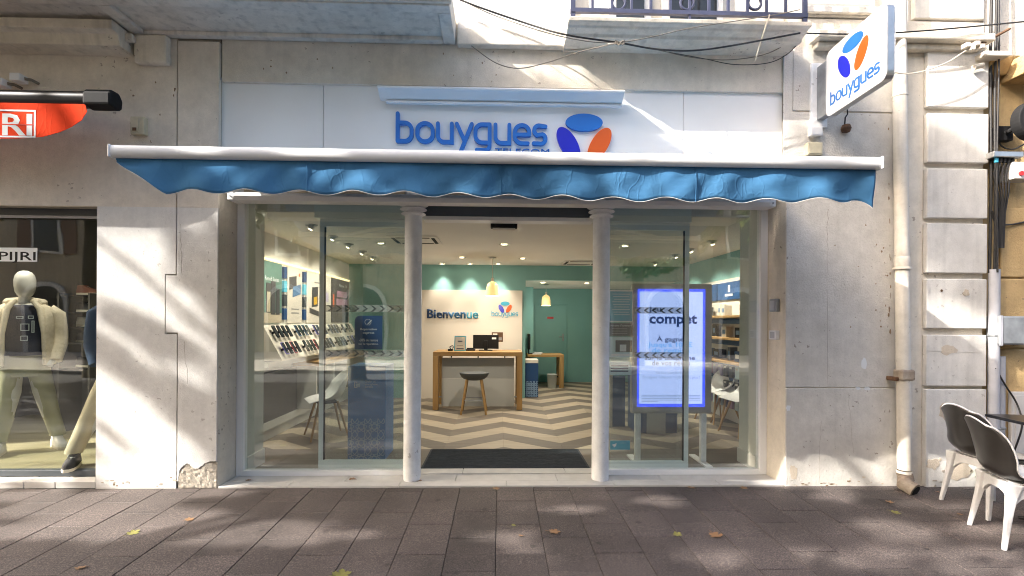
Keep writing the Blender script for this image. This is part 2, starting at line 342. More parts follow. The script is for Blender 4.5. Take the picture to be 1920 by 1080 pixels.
def setpar(o, parent):
    """children are modelled in world coordinates; keep them there"""
    o.parent = parent; o.matrix_parent_inverse = Matrix.Translation(-world_loc(parent))
def tag(o, label, cat, group=None, kind=None):
    o['label'] = label
    if cat: o['category'] = cat
    if group: o['group'] = group
    if kind: o['kind'] = kind
    return o
def thing(name, label, cat, loc=(0, 0, 0), group=None):
    o = bpy.data.objects.new(name, None); col.objects.link(o); o.empty_display_size = .1
    o.location = loc; LOC[o.name] = Vector(loc)
    return tag(o, label, cat, group)
def struct(o, label=None):
    o['kind'] = 'structure'
    if label: o['label'] = label; o['category'] = label.split()[-1]
    return o
def copy_thing(root, loc, rz=0, label=None, scale=None):
    c = root.copy(); col.objects.link(c); c.location = loc; c.rotation_euler = (0, 0, rz)
    if scale: c.scale = scale
    if label: c['label'] = label
    for ch in root.children:
        k = ch.copy(); col.objects.link(k); k.parent = c; k.matrix_parent_inverse = ch.matrix_parent_inverse.copy()
        for g in ch.children:
            q = g.copy(); col.objects.link(q); q.parent = k
    return c
def text(body, name, m, parent, origin, width=None, height=None, U=(1, 0, 0), V=(0, 0, 1), depth=.001, bold=0, align='LEFT', label=None, size=1):
    """flat print: built-in font turned into a thin mesh, laid along U (reading direction) and V (up)"""
    cu = bpy.data.curves.new('t', 'FONT'); cu.body = body; cu.size = 1; cu.offset = bold; cu.align_x = align; cu.resolution_u = 2
    cu.extrude = 0
    ob = bpy.data.objects.new('t', cu); me = bpy.data.meshes.new_from_object(ob)
    bpy.data.objects.remove(ob); bpy.data.curves.remove(cu)
    xs = [v.co.x for v in me.vertices]; ys = [v.co.y for v in me.vertices]
    w_, h_ = max(xs) - min(xs), max(ys) - min(ys)
    kx = (width / w_) if width else (height / h_ if height else size)
    ky = (height / h_) if height else kx
    if width and not height: ky = kx
    U, V, O = Vector(U), Vector(V), Vector(origin); x0 = min(xs) if align == 'LEFT' else 0
    N = U.cross(V)
    for v in me.vertices: v.co = O + U * ((v.co.x - x0) * kx) + V * (v.co.y * ky)
    if depth > .0015:
        b = bmesh.new(); b.from_mesh(me); r = bmesh.ops.extrude_face_region(b, geom=b.faces[:])
        bmesh.ops.translate(b, vec=N * depth, verts=[e for e in r['geom'] if isinstance(e, bmesh.types.BMVert)]); bmesh.ops.recalc_face_normals(b, faces=b.faces); b.to_mesh(me); b.free()
    me.name = name; o = bpy.data.objects.new(name, me); col.objects.link(o); me.materials.append(M[m] if isinstance(m, str) else m)
    if parent: setpar(o, parent)
    return o

# stroke letters of the logotype (x height 1, strokes with round ends)
def arc(cx, cy, r, a0, a1, n=7, ry=None):
    ry = ry or r
    return [(cx + r * math.cos(R(a0 + (a1 - a0) * i / n)), cy + ry * math.sin(R(a0 + (a1 - a0) * i / n))) for i in range(n + 1)]
GLYPH = [
    (0.00, [([(0, 1.5), (0, 0)], 0), ([(0, 1)] + arc(.38, .62, .38, 90, 0) + arc(.38, .38, .38, 0, -90) + [(0, 0)], 0)]),
    (1.07, [(arc(.42, .6, .42, 0, 180, 12, .4) + arc(.42, .4, .42, 180, 360, 12, .4), 1)]),
    (2.19, [([(0, 1)] + arc(.33, .33, .33, 180, 270) + [(.76, 0), (.76, 1)], 0)]),
    (3.22, [([(0, 1), (.42, .08)], 0), ([(.82, 1), (.18, -.62)], 0)]),
    (4.24, [([(.78, 1)] + arc(.38, .62, .38, 90, 180) + arc(.38, .38, .38, 180, 270) + [(.78, 0)], 0), ([(.78, 1)] + arc(.54, -.17, .24, 0, -90) + [(.08, -.41)], 0)]),
    (5.34, [([(0, 1)] + arc(.33, .33, .33, 180, 270) + [(.76, 0), (.76, 1)], 0)]),
    (6.40, [([(.8, .48)] + arc(.4, .6, .4, 0, 180, 10) + arc(.4, .4, .4, 180, 270) + [(.72, 0)], 0), ([(.1, .48), (.78, .48)], 0)]),
    (7.43, [([(.66, .95)] + arc(.3, .74, .26, 75, 180, 6) + arc(.3, .72, .26, 195, 250, 3) + arc(.4, .27, .27, 70, -90, 8) + [(.02, .02)], 0)]),
]
def stroke(mb, pts, closed, hw, P, d0, d1):
    """ribbon of half width hw along pts, extruded from depth d0 to d1; P(x, y, d) -> point"""
    n = len(pts); pts = [Vector((*p, 0)) for p in pts]; L, Rr = [], []
    for i, p in enumerate(pts):
        a = pts[(i - 1) % n] if (closed or i) else None; b = pts[(i + 1) % n] if (closed or i < n - 1) else None
        d1v = (p - a).normalized() if a is not None and (p - a).length > 1e-6 else None
        d2v = (b - p).normalized() if b is not None and (b - p).length > 1e-6 else None
        if d1v is None: d1v = d2v
        if d2v is None: d2v = d1v
        t = (d1v + d2v).normalized(); nrm = Vector((-t.y, t.x, 0)); k = 1 / max(.5, nrm.dot(Vector((-d1v.y, d1v.x, 0))))
        L.append(p + nrm * hw * k); Rr.append(p - nrm * hw * k)
    if closed:
        for i in range(n):
            j = (i + 1) % n
            q = [L[i], L[j], Rr[j], Rr[i]]
            mb.add([P(v.x, v.y, d0) for v in q] + [P(v.x, v.y, d1) for v in q], [(0, 1, 2, 3), (7, 6, 5, 4), (0, 1, 5, 4), (2, 3, 7, 6)])
    else:
        def capp(c, d):
            a = math.atan2(d.y, d.x); return [Vector((c.x + hw * math.cos(a + R(t)), c.y + hw * math.sin(a + R(t)), 0)) for t in (60, 30, 0, -30, -60)]
        poly = L + capp(pts[-1], pts[-1] - pts[-2]) + Rr[::-1] + capp(pts[0], pts[0] - pts[1])
        mb.prism([(v.x, v.y) for v in poly], lambda x, y: P(x, y, d0), lambda x, y: P(x, y, d1))
def logotype(parent, P, depth, m, hw=.1, split=True):
    allm = MB()
    for ox, strokes in GLYPH:
        mb = MB() if split else allm
        for k, (pts, cl) in enumerate(strokes):
            stroke(mb, [(x + ox, y) for x, y in pts], cl, hw, P, 0, depth + k * .0007)
        if split: mb.build('letter', m, parent)
    if not split: allm.build('lettering', m, parent)
def petals(parent, P, depth, cx, cy, s, mats=('blue_sign', 'deep_blue', 'orange')):
    for (ox, oy, rot), m in zip(((0, 1.2, 0), (-.86, 0, -60), (.86, 0, 60)), mats):
        pts = []
        for i in range(40):
            a = 2 * math.pi * i / 40; x, y = 1.03 * math.cos(a), .48 * math.sin(a); c, q = math.cos(R(rot)), math.sin(R(rot))
            pts.append((cx + s * (ox + x * c - y * q), cy + s * (oy + x * q + y * c)))
        MB().prism(pts, lambda x, y: P(x, y, 0), lambda x, y: P(x, y, depth)).build('petal', m, parent)

# ================================================================== SETTING: street
def X0(px, Y=0.0): return at(px, 600, Y).x
def Z0(py, Y=0.0, px=935): return at(px, py, Y).z
o = MB().add([(-60, -60, gz(-4.5) - .012), (60, -60, gz(-4.5) - .012), (60, -4.5, gz(-4.5) - .012), (-60, -4.5, gz(-4.5) - .012),
              (60, .0, -.012), (-60, .0, -.012)], [(0, 1, 2, 3), (3, 2, 4, 5)]).build('pavement', 'joint'); struct(o)
pavement = o
o = MB().add([(-60, -60, gz(-4.5) - .006), (60, -60, gz(-4.5) - .006), (60, -4.5, gz(-4.5) - .006), (-60, -4.5, gz(-4.5) - .006),
              (60, -1.86, gz(-1.86) - .004), (-60, -1.86, gz(-1.86) - .004)], [(0, 1, 2, 3), (3, 2, 4, 5)]).build('street_surface', 'street'); struct(o)
zr_ = gz(-4.5) - .002
o = MB().add([(-60, -9, zr_), (60, -9, zr_), (60, -4.9, zr_), (-60, -4.9, zr_)], [(0, 1, 2, 3)]).build('road', 'asphalt'); struct(o)
o = MB().box(-60, 60, -16.9, -9, zr_ - .05, zr_ + .1).build('far_pavement', 'pale_paving'); struct(o)
# granite slabs, lanes run towards the facade, half-bond
LANE, LEN = .305, .405
xs0 = ong(931, 918).x
slab_mesh = None
def slab(x0, x1, y0, y1):
    g = .0022; dz = rnd.uniform(-.0012, .0012); tx = rnd.uniform(-.001, .001)
    x0 += g * .8; x1 -= g * .8; y0 += g * 1.2; y1 -= g * 1.2
    b = MB(); t = .0022
    zt = lambda x, y: gz(y) + dz + tx * (x - x0) / (x1 - x0)
    b.add([(x0, y0, gz(y0) - .03), (x1, y0, gz(y0) - .03), (x1, y1, gz(y1) - .03), (x0, y1, gz(y1) - .03),
           (x0, y0, zt(x0, y0) - t), (x1, y0, zt(x1, y0) - t), (x1, y1, zt(x1, y1) - t), (x0, y1, zt(x0, y1) - t),
           (x0 + t, y0 + t, zt(x0, y0)), (x1 - t, y0 + t, zt(x1, y0)), (x1 - t, y1 - t, zt(x1, y1)), (x0 + t, y1 - t, zt(x0, y1))],
          [(0, 1, 5, 4), (1, 2, 6, 5), (2, 3, 7, 6), (3, 0, 4, 7), (4, 5, 9, 8), (5, 6, 10, 9), (6, 7, 11, 10), (7, 4, 8, 11), (8, 9, 10, 11)])
    b.build('paving_slab', 'granite', pavement)
for i in range(-16, 17):
    x = xs0 + i * LANE
    off = -.495 if i % 2 else -.70
    ys = [off + LEN * k for k in range(-3, 3)]
    ys = [y for y in ys if -1.87 < y < -.06] + [-.004]
    ys = [-1.86] + ys
    for a, b_ in zip(ys, ys[1:]):
        if b_ - a > .04: slab(x, x + LANE, a, b_)

# ================================================================== the apartment building
B = thing('apartment_building', 'cream rendered apartment building with stone balconies above the shops', 'building')
xW, xC, xS, xJ, xS2 = X0(181), X0(408), X0(330), X0(310), X0(333)
xE, xR, xP0, xP1, xP2 = X0(1466), X0(1474), X0(1706), X0(1731), X0(1845)
zTop = Z0(86)                     # underside of the balcony slab, about 3.7 m
zWin = Z0(386, 0, 100)
def part(name, m, *b, bev=.004, parent=None):
    mb = MB()
    for q in b: mb.box(*q)
    return mb.build(name, m, parent or B, bev=bev)
# solid core behind the render
part('wall_core', 'mortar', (xW + .004, xC - .004, .03, .66, -.1, zTop + .4), (-6.6, xW + .003, .03, .5, zWin + .01, zTop + .4), bev=0)
g = .006
z515, z625 = Z0(515, 0, 320), Z0(625, 0, 320)
MB().xz([(xW, -.02), (xS2 - g, -.02), (xS2 - g, z625 - g), (xJ - g, z625 - g), (xJ - g, z515 + g), (xS - g, z515 + g), (xS - g, zWin), (xW, zWin)], .0, .032).build('wall_render', 'plaster_white', B, bev=.0)
MB().xz([(-6.6, zWin + .0005), (xS - g, zWin + .0005), (xS - g, zTop), (-6.6, zTop)], .0005, .032).build('wall_render', 'plaster_warm_bounce', B)  # upper field of the same render, tinted for warm bounce
pz = lambda py, px: at(px, py, 0)
_pk = ((336, 900), (336, 890), (338, 881), (343, 874), (350, 869), (356, 871), (361, 876), (367, 879), (373, 879), (378, 875), (383, 870), (390, 866), (398, 864), (405, 866))
notch = [(xS2 + g, .05)]
for (xa, ya), (xb, yb) in zip(_pk, _pk[1:]):
    for q in range(4):
        p_ = at(xa + (xb - xa) * q / 4 + rnd.uniform(-.9, .9), ya + (yb - ya) * q / 4 + rnd.uniform(-1.3, 1.3), 0); notch.append((max(p_.x, xS2 + g), p_.z))
notch.append((xC, Z0(866, 0, 405)))
MB().xz([(xS2 + g, -.02)][:0] + notch + [(xC, zWin), (xS + g, zWin), (xS + g, z515 - g), (xJ + g, z515 - g), (xJ + g, z625 + g), (xS2 + g, z625 + g)], -.003, .032).build('wall_render', 'plaster_white', B, bev=.003)
MB().xz([(xS + g, zWin + .0005), (xC, zWin + .0005), (xC, zTop - .02), (xS + g, zTop - .02)], -.0025, .032).build('wall_render', 'plaster_warm_bounce', B)
part('wall_base_render', 'mortar', (xS2 + g, xC - .002, .006, .031, -.02, Z0(862, 0, 400) + .05), bev=0)
def rough_patch(px0, py0, px1, py1, Y, m_, seed):
    r_ = random.Random(seed); vs_, fs_ = [], []; n1, n2 = 16, 12
    for i in range(n1 + 1):
        for j in range(n2 + 1):
            p_ = at(px0 + (px1 - px0) * i / n1, py0 + (py1 - py0) * j / n2, 0); vs_.append((p_.x, Y - r_.uniform(0, .007) - .006 * (j / n2), p_.z))
    for i in range(n1):
        for j in range(n2): k = i * (n2 + 1) + j; fs_.append((k, k + 1, k + n2 + 2, k + n2 + 1))
    MB().add(vs_, fs_).build('bare_mortar', m_, B)
rough_patch(335, 868, 406, 914, .0055, 'mortar', 5)
part('reveal_render', 'plaster', (xC - .0035, xC + .006, .004, .3, 0, 2.6))
# band above the fascia, lintel behind it
part('wall_band', 'plaster', (xC + .01, xE + .02, .02, .4, Z0(161), zTop + .3))
part('lintel', 'plaster', (xC + .007, xR - .002, .12, .45, 2.52, Z0(161) - .002))
# right wall: three fields with shallow joints
zq1, zq2 = Z0(727, 0, 1590), Z0(211, 0, 1640)
part('wall_core', 'plaster', (xR + .004, xP2 - .004, .012, .66, -.1, zTop + .3), bev=0)
part('wall_render', 'plaster_right', (xR, xP0 - .03, -.006, .66 if False else .0115, -.02, zq1 - .004), bev=.005)
part('wall_render', 'plaster_right', (xR, xP0 - .03, .0, .0118, zq1 + .003, zq2 - .006), bev=.004)
part('wall_render', 'plaster_right', (xR + .05, xP0 - .03, .0, .0118, zq2 + .006, zTop + .05), bev=.004)
part('reveal_render', 'plaster', (xR - .006, xR + .0035, .003, .3, 0, 2.6))
part('wall_render', 'plaster_right', (xE + .003, xR + .046, .001, .0119, zq2 - .6, zTop + .05), bev=.003)
part('wall_strip', 'plaster', (xP0 - .027, xP1 - .006, .006, .0117, -.02, zTop + .05), bev=0)
# rusticated pilaster: one block per course
cy_ = [(95, 201), (213, 305), (316, 409), (419, 512), (523, 616), (628, 724), (730, 925)]
for k, (a, b_) in enumerate(cy_):
    za, zb = Z0(a, -.03, 1790), max(Z0(b_, -.03, 1790), -.02)
    MB().box(xP1, xP2 - rnd.uniform(0, .012), -.03 - rnd.uniform(0, .004), .0116, zb, za).build('stone_block', 'block', B, bev=.007)
def crack(pts, w_, m_='mortar', Y=-.0008):
    L_, R_ = [], []
    for i, (px, py) in enumerate(pts):
        p = at(px, py, Y); k = w_ * rnd.uniform(.5, 1.2); L_.append((p.x - k, p.z + k * .3)); R_.append((p.x + k, p.z - k * .3))
    MB().xz(L_ + R_[::-1], Y, Y + .003).build('crack', m_, B)
def jag(x0, y0, x1, y1, n_, a): return [(x0 + (x1 - x0) * i / n_ + rnd.uniform(-a, a), y0 + (y1 - y0) * i / n_) for i in range(n_ + 1)]
crack(jag(1553, 392, 1551, 470, 9, 2.0), .0022); crack(jag(1551, 470, 1552, 722, 14, .6), .0012)
crack(jag(1486, 424, 1496, 470, 5, 1.5), .001)
def patch(cx, cyp, rx, ry, m_, Y, name='plaster_chip', seed=0):
    r_ = random.Random(seed); pts = []
    for i in range(14):
        a = 2 * math.pi * i / 14; k = r_.uniform(.65, 1.1); p = at(cx + rx * k * math.cos(a), cyp + ry * k * math.sin(a), Y); pts.append((p.x, p.z))
    MB().xz(pts, Y, Y + .004).build(name, m_, B)
patch(1812, 549, 7, 7, 'old_chip', -.0355, seed=1); patch(1779, 656, 16, 11, 'old_chip', -.0355, seed=2); patch(1766, 545, 2.5, 2.5, 'rust', -.0355, seed=3)
patch(1621, 682, 6, 14, 'text_white', -.0012, 'paint_mark', 4); patch(1609, 728, 5, 3, 'text_white', -.0075, 'paint_mark', 5); patch(1626, 729, 6, 4, 'text_white', -.0075, 'paint_mark', 6); patch(1478, 765, 5, 7, 'text_white', -.0075, 'paint_mark', 7)
patch(1770, 771, 9, 18, 'old_chip', -.0355, seed=8); patch(1750, 870, 14, 12, 'old_chip', -.0355, seed=9); patch(1800, 880, 26, 22, 'old_chip', -.0355, seed=10); patch(1488, 885, 8, 16, 'old_chip', -.0075, seed=11)
for k in range(15):
    patch(rnd.choice((rnd.uniform(1560, 1670), rnd.uniform(1640, 1672))), rnd.uniform(400, 640), rnd.uniform(.7, 2), rnd.uniform(.8, 2.6), 'brown_mark', -.0012, 'pock_mark', k + 30)
for k in range(15):
    patch(rnd.uniform(245, 330), rnd.uniform(150, 300), rnd.uniform(.7, 2.4), rnd.uniform(.8, 2.8), 'brown_mark', -.0012, 'pock_mark', k + 90)
for k in range(14):
    patch(rnd.uniform(425, 1450), rnd.uniform(100, 158), rnd.uniform(.7, 2), rnd.uniform(.8, 2.4), 'brown_mark', .0188, 'pock_mark', k + 130)
for k in range(34):
    px = rnd.choice((rnd.uniform(186, 328), rnd.uniform(1478, 1668), rnd.uniform(1478, 1668))); patch(px, rnd.uniform(902, 914) - abs(rnd.gauss(0, 5)), rnd.uniform(1.2, 5), rnd.uniform(.8, 2.6), rnd.choice(('mortar', 'brown_mark', 'old_chip')), -.0075 if px > 1400 else -.0012, 'grime_mark', k + 300)
for k in range(16):
    patch(1670 + rnd.uniform(-4, 2), rnd.uniform(240, 900), rnd.uniform(.8, 2), rnd.uniform(2, 7), rnd.choice(('mortar', 'brown_mark')), -.0012 if k % 2 else -.0075, 'grime_mark', k + 400)
for k in range(12):
    patch(rnd.uniform(1736, 1838), rnd.uniform(800, 912), rnd.uniform(1.5, 5), rnd.uniform(1, 4), rnd.choice(('mortar', 'old_chip')), -.0355, 'grime_mark', k + 500)
crack(jag(338, 420, 341, 515, 10, 1.2), .0011, Y=-.0042); crack(jag(345, 640, 352, 720, 8, 1.5), .0008, Y=-.0042); crack(jag(1590, 735, 1600, 850, 10, 1.5), .0009, Y=-.0075); crack(jag(1540, 790, 1535, 905, 9, 1.5), .0009, Y=-.0075); crack(jag(1735, 658, 1840, 661, 9, .4), .0007, Y=-.0355)
# ledge between the storeys (broken stone), and the upper storey set back behind it
part('ledge', 'mould', (X0(1512), X0(1836), -.13, .0, Z0(93, 0, 1680) + .02, Z0(93, 0, 1680) + .085), (X0(1520), X0(1825), -.07, .0, Z0(93, 0, 1680) - .03, Z0(93, 0, 1680) + .018), bev=.012)
part('ledge', 'mould', (-.36, X0(1068), -.05, .02, zTop - .02, zTop + .12), bev=.01)
part('upper_wall', 'block', (-6.6, xP2, .05, .5, zTop + .31, 8.5), bev=0)
part('upper_wall_render', 'block', (X0(1712), xP2 - .01, .0, .048, zTop + .32, 8.5), bev=.01)
part('upper_wall_render', 'plaster_white', (-.36, X0(1070), -.012, .048, zTop + .125, 8.5), bev=.01)
part('upper_wall_render', 'block', (X0(1505), X0(1640), .01, .048, zTop + .32, 8.5), bev=.01)
part('string_course', 'block', (X0(1500), X0(1680), -.03, .0, Z0(28, 0, 1600), Z0(16, 0, 1600)), bev=.006)
# big stone balcony slab over the neighbouring shop
bs = MB(); bx1 = -.375; by = -.5
bs.box(-6.6, bx1, by, .019, zTop + .035, zTop + .2)
for q in ((-6.6, bx1, by, by + .09, zTop, zTop + .034), (bx1 - .1, bx1, by + .092, .0, zTop, zTop + .034), (-6.6, bx1 - .102, -.06, .0, zTop, zTop + .034), (-3.0, -2.9, by + .092, -.062, zTop, zTop + .034)): bs.box(*q)
bs.build('balcony_slab', 'soffit', B, bev=.006)
part('balcony_edge', 'mould', (-6.6, bx1 + .015, by - .03, by - .0005, zTop + .01, zTop + .075), (-6.6, bx1 + .03, by - .22, by - .0005, zTop + .077, zTop + .3), bev=.008)  # unseen upper lip deepened so its shadow covers a lit strip of wall
MB().yz([(.0, zTop - .16), (-.17, zTop - .16), (-.185, zTop - .08), (-.25, zTop - .075), (-.25, zTop - .002), (.0, zTop - .002)], -6.6, X0(252)).build('cornice', 'mould', B, bev=.006)
b_ = MB(); a = rect(256, 66, 318, 122, -.03)
b_.box(a[0], a[1], -.07, .0, a[2], zTop - .003).build('broken_corbel', 'mould', B, bev=.02)
MB().box(a[0] - .03, a[0] + .03, -.12, -.071, zTop - .09, zTop - .03).build('broken_corbel', 'mould', B, bev=.01)
# right balcony with moulded edge
xb0, xb1 = at(1063, 60, -.25).x, at(1511, 60, -.25).x
zb = zTop - .03
MB().yz([(.0195, zb), (-.2, zb), (-.21, zb + .022), (-.27, zb + .034), (-.28, zb + .046), (-.33, zb + .05), (-.338, zb + .082), (.0195, zb + .088)], xb0, xb1).build('balcony_slab', 'mould', B, bev=.006)
rail = MB(); zr = at(1280, 25, -.3).z
rail.box(xb0 + .02, xb1 - .02, -.31, -.28, zr - .012, zr + .02); rail.box(xb0 + .02, xb1 - .02, -.315, -.275, zr + .8, zr + .84)
nb = 13
for k in range(nb):
    x = xb0 + .04 + (xb1 - xb0 - .08) * k / (nb - 1); rail.box(x - (.018 if k in (0, nb - 1) else .009), x + (.018 if k in (0, nb - 1) else .009), -.305, -.285, zb + .083 if k in (0, nb - 1, 6) else zr + .021, zr + .799)
rail.build('balcony_railing', 'iron', B)
for px in (1160, 1288, 1415):
    c = at(px, 6, -.295); ring = [(c.x + .052 * math.cos(t * math.pi / 10), -.295, c.z + .052 * math.sin(t * math.pi / 10)) for t in range(21)]
    MB().tube(ring, .011, 6, False).build('railing_ring', 'iron', B, smooth=60)
for px0, px1 in ((1140, 1218), (1240, 1352)):
    r_ = rect(px0, -60, px1, 18, .04)
    wf = MB().box(r_[0], r_[1], .0, .049, zTop + .095, zTop + 2.3).build('window', 'white_alu', B)
    MB().box(r_[0] + .06, r_[1] - .06, -.012, -.003, zTop + .2, zTop + 2.2).build('pane', 'pane_dark', wf)

# ---- neighbouring shop window
zs = Z0(880, .17, 100)
f = part('window_frame', 'dark_grey', (-6.3, xW - .001, .14, .2, zs - .05, zs), (-6.3, xW - .001, .14, .2, Z0(404, .15, 100), zWin + .009), (-6.3, -6.24, .14, .2, zs + .001, Z0(404, .15, 100) - .001), bev=.003)
part('window_bead', 'conduit', (-6.23, xW - .002, .13, .1395, Z0(410, .15, 100), Z0(405, .15, 100)), bev=0)
MB().box(-6.23, xW - .002, .165, .175, zs + .001, Z0(404, .15, 100) - .001).build('window_pane', 'glass_dark', B)
xt = xW - .003
for px in (118, 60, 0, -70, -140, -210, -290):
    x_ = at(px, 900, .07).x; part('sill_tile', 'threshold', (x_ + .003, xt, .0, .138, .0, zs - .052), bev=.003); xt = x_ - .003

# ================================================================== the yellow stone building next door
S2 = thing('sandstone_house', 'ochre sandstone house wall with weathered edges beside the cafe terrace', 'building', (5, 0, 0))
def part2(name, m, *b, bev=.006):
    mb = MB()
    for q in b: mb.box(*q)
    return mb.build(name, m, S2, bev=bev)
part2('wall', 'sandstone', (xP2 + .0, 9, .06, .6, -.1, Z0(150, .05, 1880)))
part2('wall', 'plaster_right', (xP2 + .0, 9, .02, .6, Z0(108, .05, 1880), 8.5))
MB().yz([(.6, Z0(152, 0, 1880)), (-.12, Z0(152, 0, 1880)), (-.2, Z0(122, -.1, 1880)), (-.2, Z0(104, -.1, 1880)), (.6, Z0(104, -.1, 1880))], X0(1886), 9).build('cornice', 'sandstone', S2, bev=.01)
MB().yz([(.6, Z0(140, 0, 1880)), (-.0, Z0(140, 0, 1880)), (-.06, Z0(112, 0, 1880)), (.6, Z0(112, 0, 1880))], xP2 + .001, X0(1886) - .001).build('cornice', 'sandstone', S2, bev=.01)
for k in range(4):
    za = -.05 + .62 * k; part2('stone_block', 'sandstone', (X0(1880) + rnd.uniform(0, .03), 6.2, .035 + rnd.uniform(0, .008), .0595, za, za + .608), bev=.012)

# ================================================================== shop interior shell
FZ, CZ = .02, 2.40
XL, XR, YB, YF = -2.66, 3.3, 4.55, 6.85
pierL, pierR = at(462, 640, .32).x, at(1421, 640, .32).x
yPL, yPR = .64, .66
fl = MB().box(XL - .2, XR + .2, .33, YF + .2, FZ - .1, FZ - .012).build('shop_floor', 'joint'); struct(fl)
PW, PT, PA = .643, .33, .505
px_ref = onz(943, 800.4, FZ).x; yref = onz(943, 800.4, FZ).y
light_m = dark_m = None
def clip_poly(p, x0, x1, y0, y1):
    for ax, lim, sg in ((0, x0, 1), (0, x1, -1), (1, y0, 1), (1, y1, -1)):
        out = []
        for i in range(len(p)):
            a, b = p[i], p[(i + 1) % len(p)]; ia, ib = sg * (a[ax] - lim) >= 0, sg * (b[ax] - lim) >= 0
            if ia: out.append(a)
            if ia != ib:
                t = (lim - a[ax]) / (b[ax] - a[ax]); out.append((a[0] + t * (b[0] - a[0]), a[1] + t * (b[1] - a[1])))
        p = out
        if len(p) < 3: return []
    return p
mx0, mx1 = onz(790, 877, FZ).x - .0, onz(1106, 878, FZ).x
my0, my1 = onz(935, 878, FZ).y, onz(935, 843, FZ).y
cnt = 0
for i in range(-5, 5):
    for k in range(-20, 22):
        x = px_ref + i * PW; s = -1 if i % 2 == 0 else 1           # i even: falls away from the apex
        ya, yb = (yref, yref - PA) if s < 0 else (yref - PA, yref)
        gp = .0006
        q = [(x + gp, ya + k * PT + gp), (x + PW - gp, yb + k * PT + gp), (x + PW - gp, yb + (k + 1) * PT - gp), (x + gp, ya + (k + 1) * PT - gp)]
        ylim = YF - .01 if x > .2 else YB + .1
        q = clip_poly(q, XL + .01, XR - .01, 1.13, ylim)
        q0 = []
        if len(q) >= 3:
            c = sum((Vector((*a, 0)) for a in q), Vector()) / len(q)
            MB().xy(q, FZ - .011, FZ + rnd.uniform(-.0004, .0004)).build('floor_plank', 'plank_light' if k % 2 else 'plank_dark', fl); cnt += 1
# stone border strip round the mat and the side bays
for (x0, x1, y0, y1) in ((XL + .01, mx0 - .004, .46, 1.127), (mx1 + .004, XR - .01, .46, 1.127), (mx0, mx1, my1 + .003, 1.127)):
    if y1 - y0 > .02: MB().box(x0, x1, y0, y1, FZ - .011, FZ).build('floor_tile', 'plank_dark', fl)
dm = MB().box(mx0, mx1, my0, my1, FZ - .011, FZ + .006)
n_r = 26
for k in range(n_r):
    y = my0 + .02 + (my1 - my0 - .04) * k / (n_r - 1); dm.box(mx0 + .02, mx1 - .02, y - .006, y + .006, FZ + .0065, FZ + .010)
tag(dm.build('doormat', 'mat'), 'dark grey ribbed doormat set in the shop entrance', 'doormat')
# threshold tiles: two rows, plus the strip under the doors
def tiles(y0, y1, joints, x_a, x_b, zt):
    xs = [x_a] + joints + [x_b]
    for a, b in zip(xs, xs[1:]):
        MB().box(a + .002, b - .002, y0 + .001, y1 - .001, -.06, zt).build('threshold_tile', 'threshold', th, bev=.002)
th = MB().box(xC + .008, xR - .008, .004, .46, -.09, -.062).build('entrance_step', 'joint'); struct(th)
tiles(.0, .12, [X0(p, .05) for p in (546, 751, 951, 1152, 1349)], xC + .009, xR - .009, .012)
tiles(.122, .30, [X0(p, .2) for p in (654, 857, 1045, 1239)], xC + .009, xR - .009, .012)
tiles(.302, .459, [X0(p, .4) for p in (545, 870, 1060, 1330)], xC + .012, xR - .012, FZ)
def wallp(name, m, *b):
    mb = MB()
    for q in b: mb.box(*q)
    o = mb.build(name, m); struct(o); return o
xA = .48; zA = 2.14
wallp('shop_ceiling', 'ceiling', (XL - .2, XR + .2, .47, YB + .2, CZ, CZ + .12))
wallp('shop_ceiling_upstand', 'ceiling', (XL - .2, XR + .2, .451, .469, CZ + .02, 2.75))
wallp('shop_wall_left', 'shop_white', (XL - .2, XL, .641, YB - .001, FZ - .1, CZ - .001))
wallp('shop_wall_right', 'teal', (XR, XR + .2, .661, YF, FZ - .1, CZ - .001))
wallp('shop_wall_back', 'teal', (XL - .2, xA, YB, YB + .2, FZ - .1, CZ - .001), (xA + .001, XR - .001, YB, YB + .15, zA, CZ - .001))
wallp('alcove_ceiling', 'ceiling', (xA - .2, XR - .001, YB + .151, YF, zA + .002, zA + .1))
wallp('alcove_wall', 'teal', (xA - .2, XR - .001, YF, YF + .1, FZ - .1, zA + .001), (xA - .2, xA - .001, YB + .201, YF - .001, FZ - .1, zA + .001))
wallp('alcove_wall_projection', 'teal', (xA, xA + .27, YF - .5, YF - .001, FZ, zA))
wallp('entrance_pier', 'pier_green', (xC + .01, pierL, .32, .64, FZ, 2.52), (pierR, xR - .01, .32, .66, FZ, 2.52), (XL - .2, xC + .009, .6401 - .02, .64, FZ, 2.52), (xR - .009, XR + .2, .64, .66, FZ, 2.52))
wallp('skirting', 'light_board', (pierL, pierL + .012, .33, .652, FZ + .001, FZ + .14), (pierR - .012, pierR, .33, .672, FZ + .001, FZ + .14), (XL, XL + .014, .66, YB - .02, FZ + .001, FZ + .12))
MB().box(-6.6, 9, 7.1, 7.3, -.1, 3.5).build('rear_wall', 'dark_room')['kind'] = 'structure'
# neighbouring shop's interior
wallp('display_floor', 'olive_floor', (-6.3, xW - .01, .201, 2.6, zs - .07, zs - .005))
wallp('display_wall', 'dark_room', (-6.6, xW + .1, 2.6, 2.7, -.1, 2.9), (-6.6, -6.5, .5, 2.6, -.1, 2.9), (xW + .02, xW + .1, .661, 2.6, -.1, 2.9))
wallp('display_ceiling', 'dark_room', (-6.6, xW + .1, .51, 2.7, 2.9, 3.0))

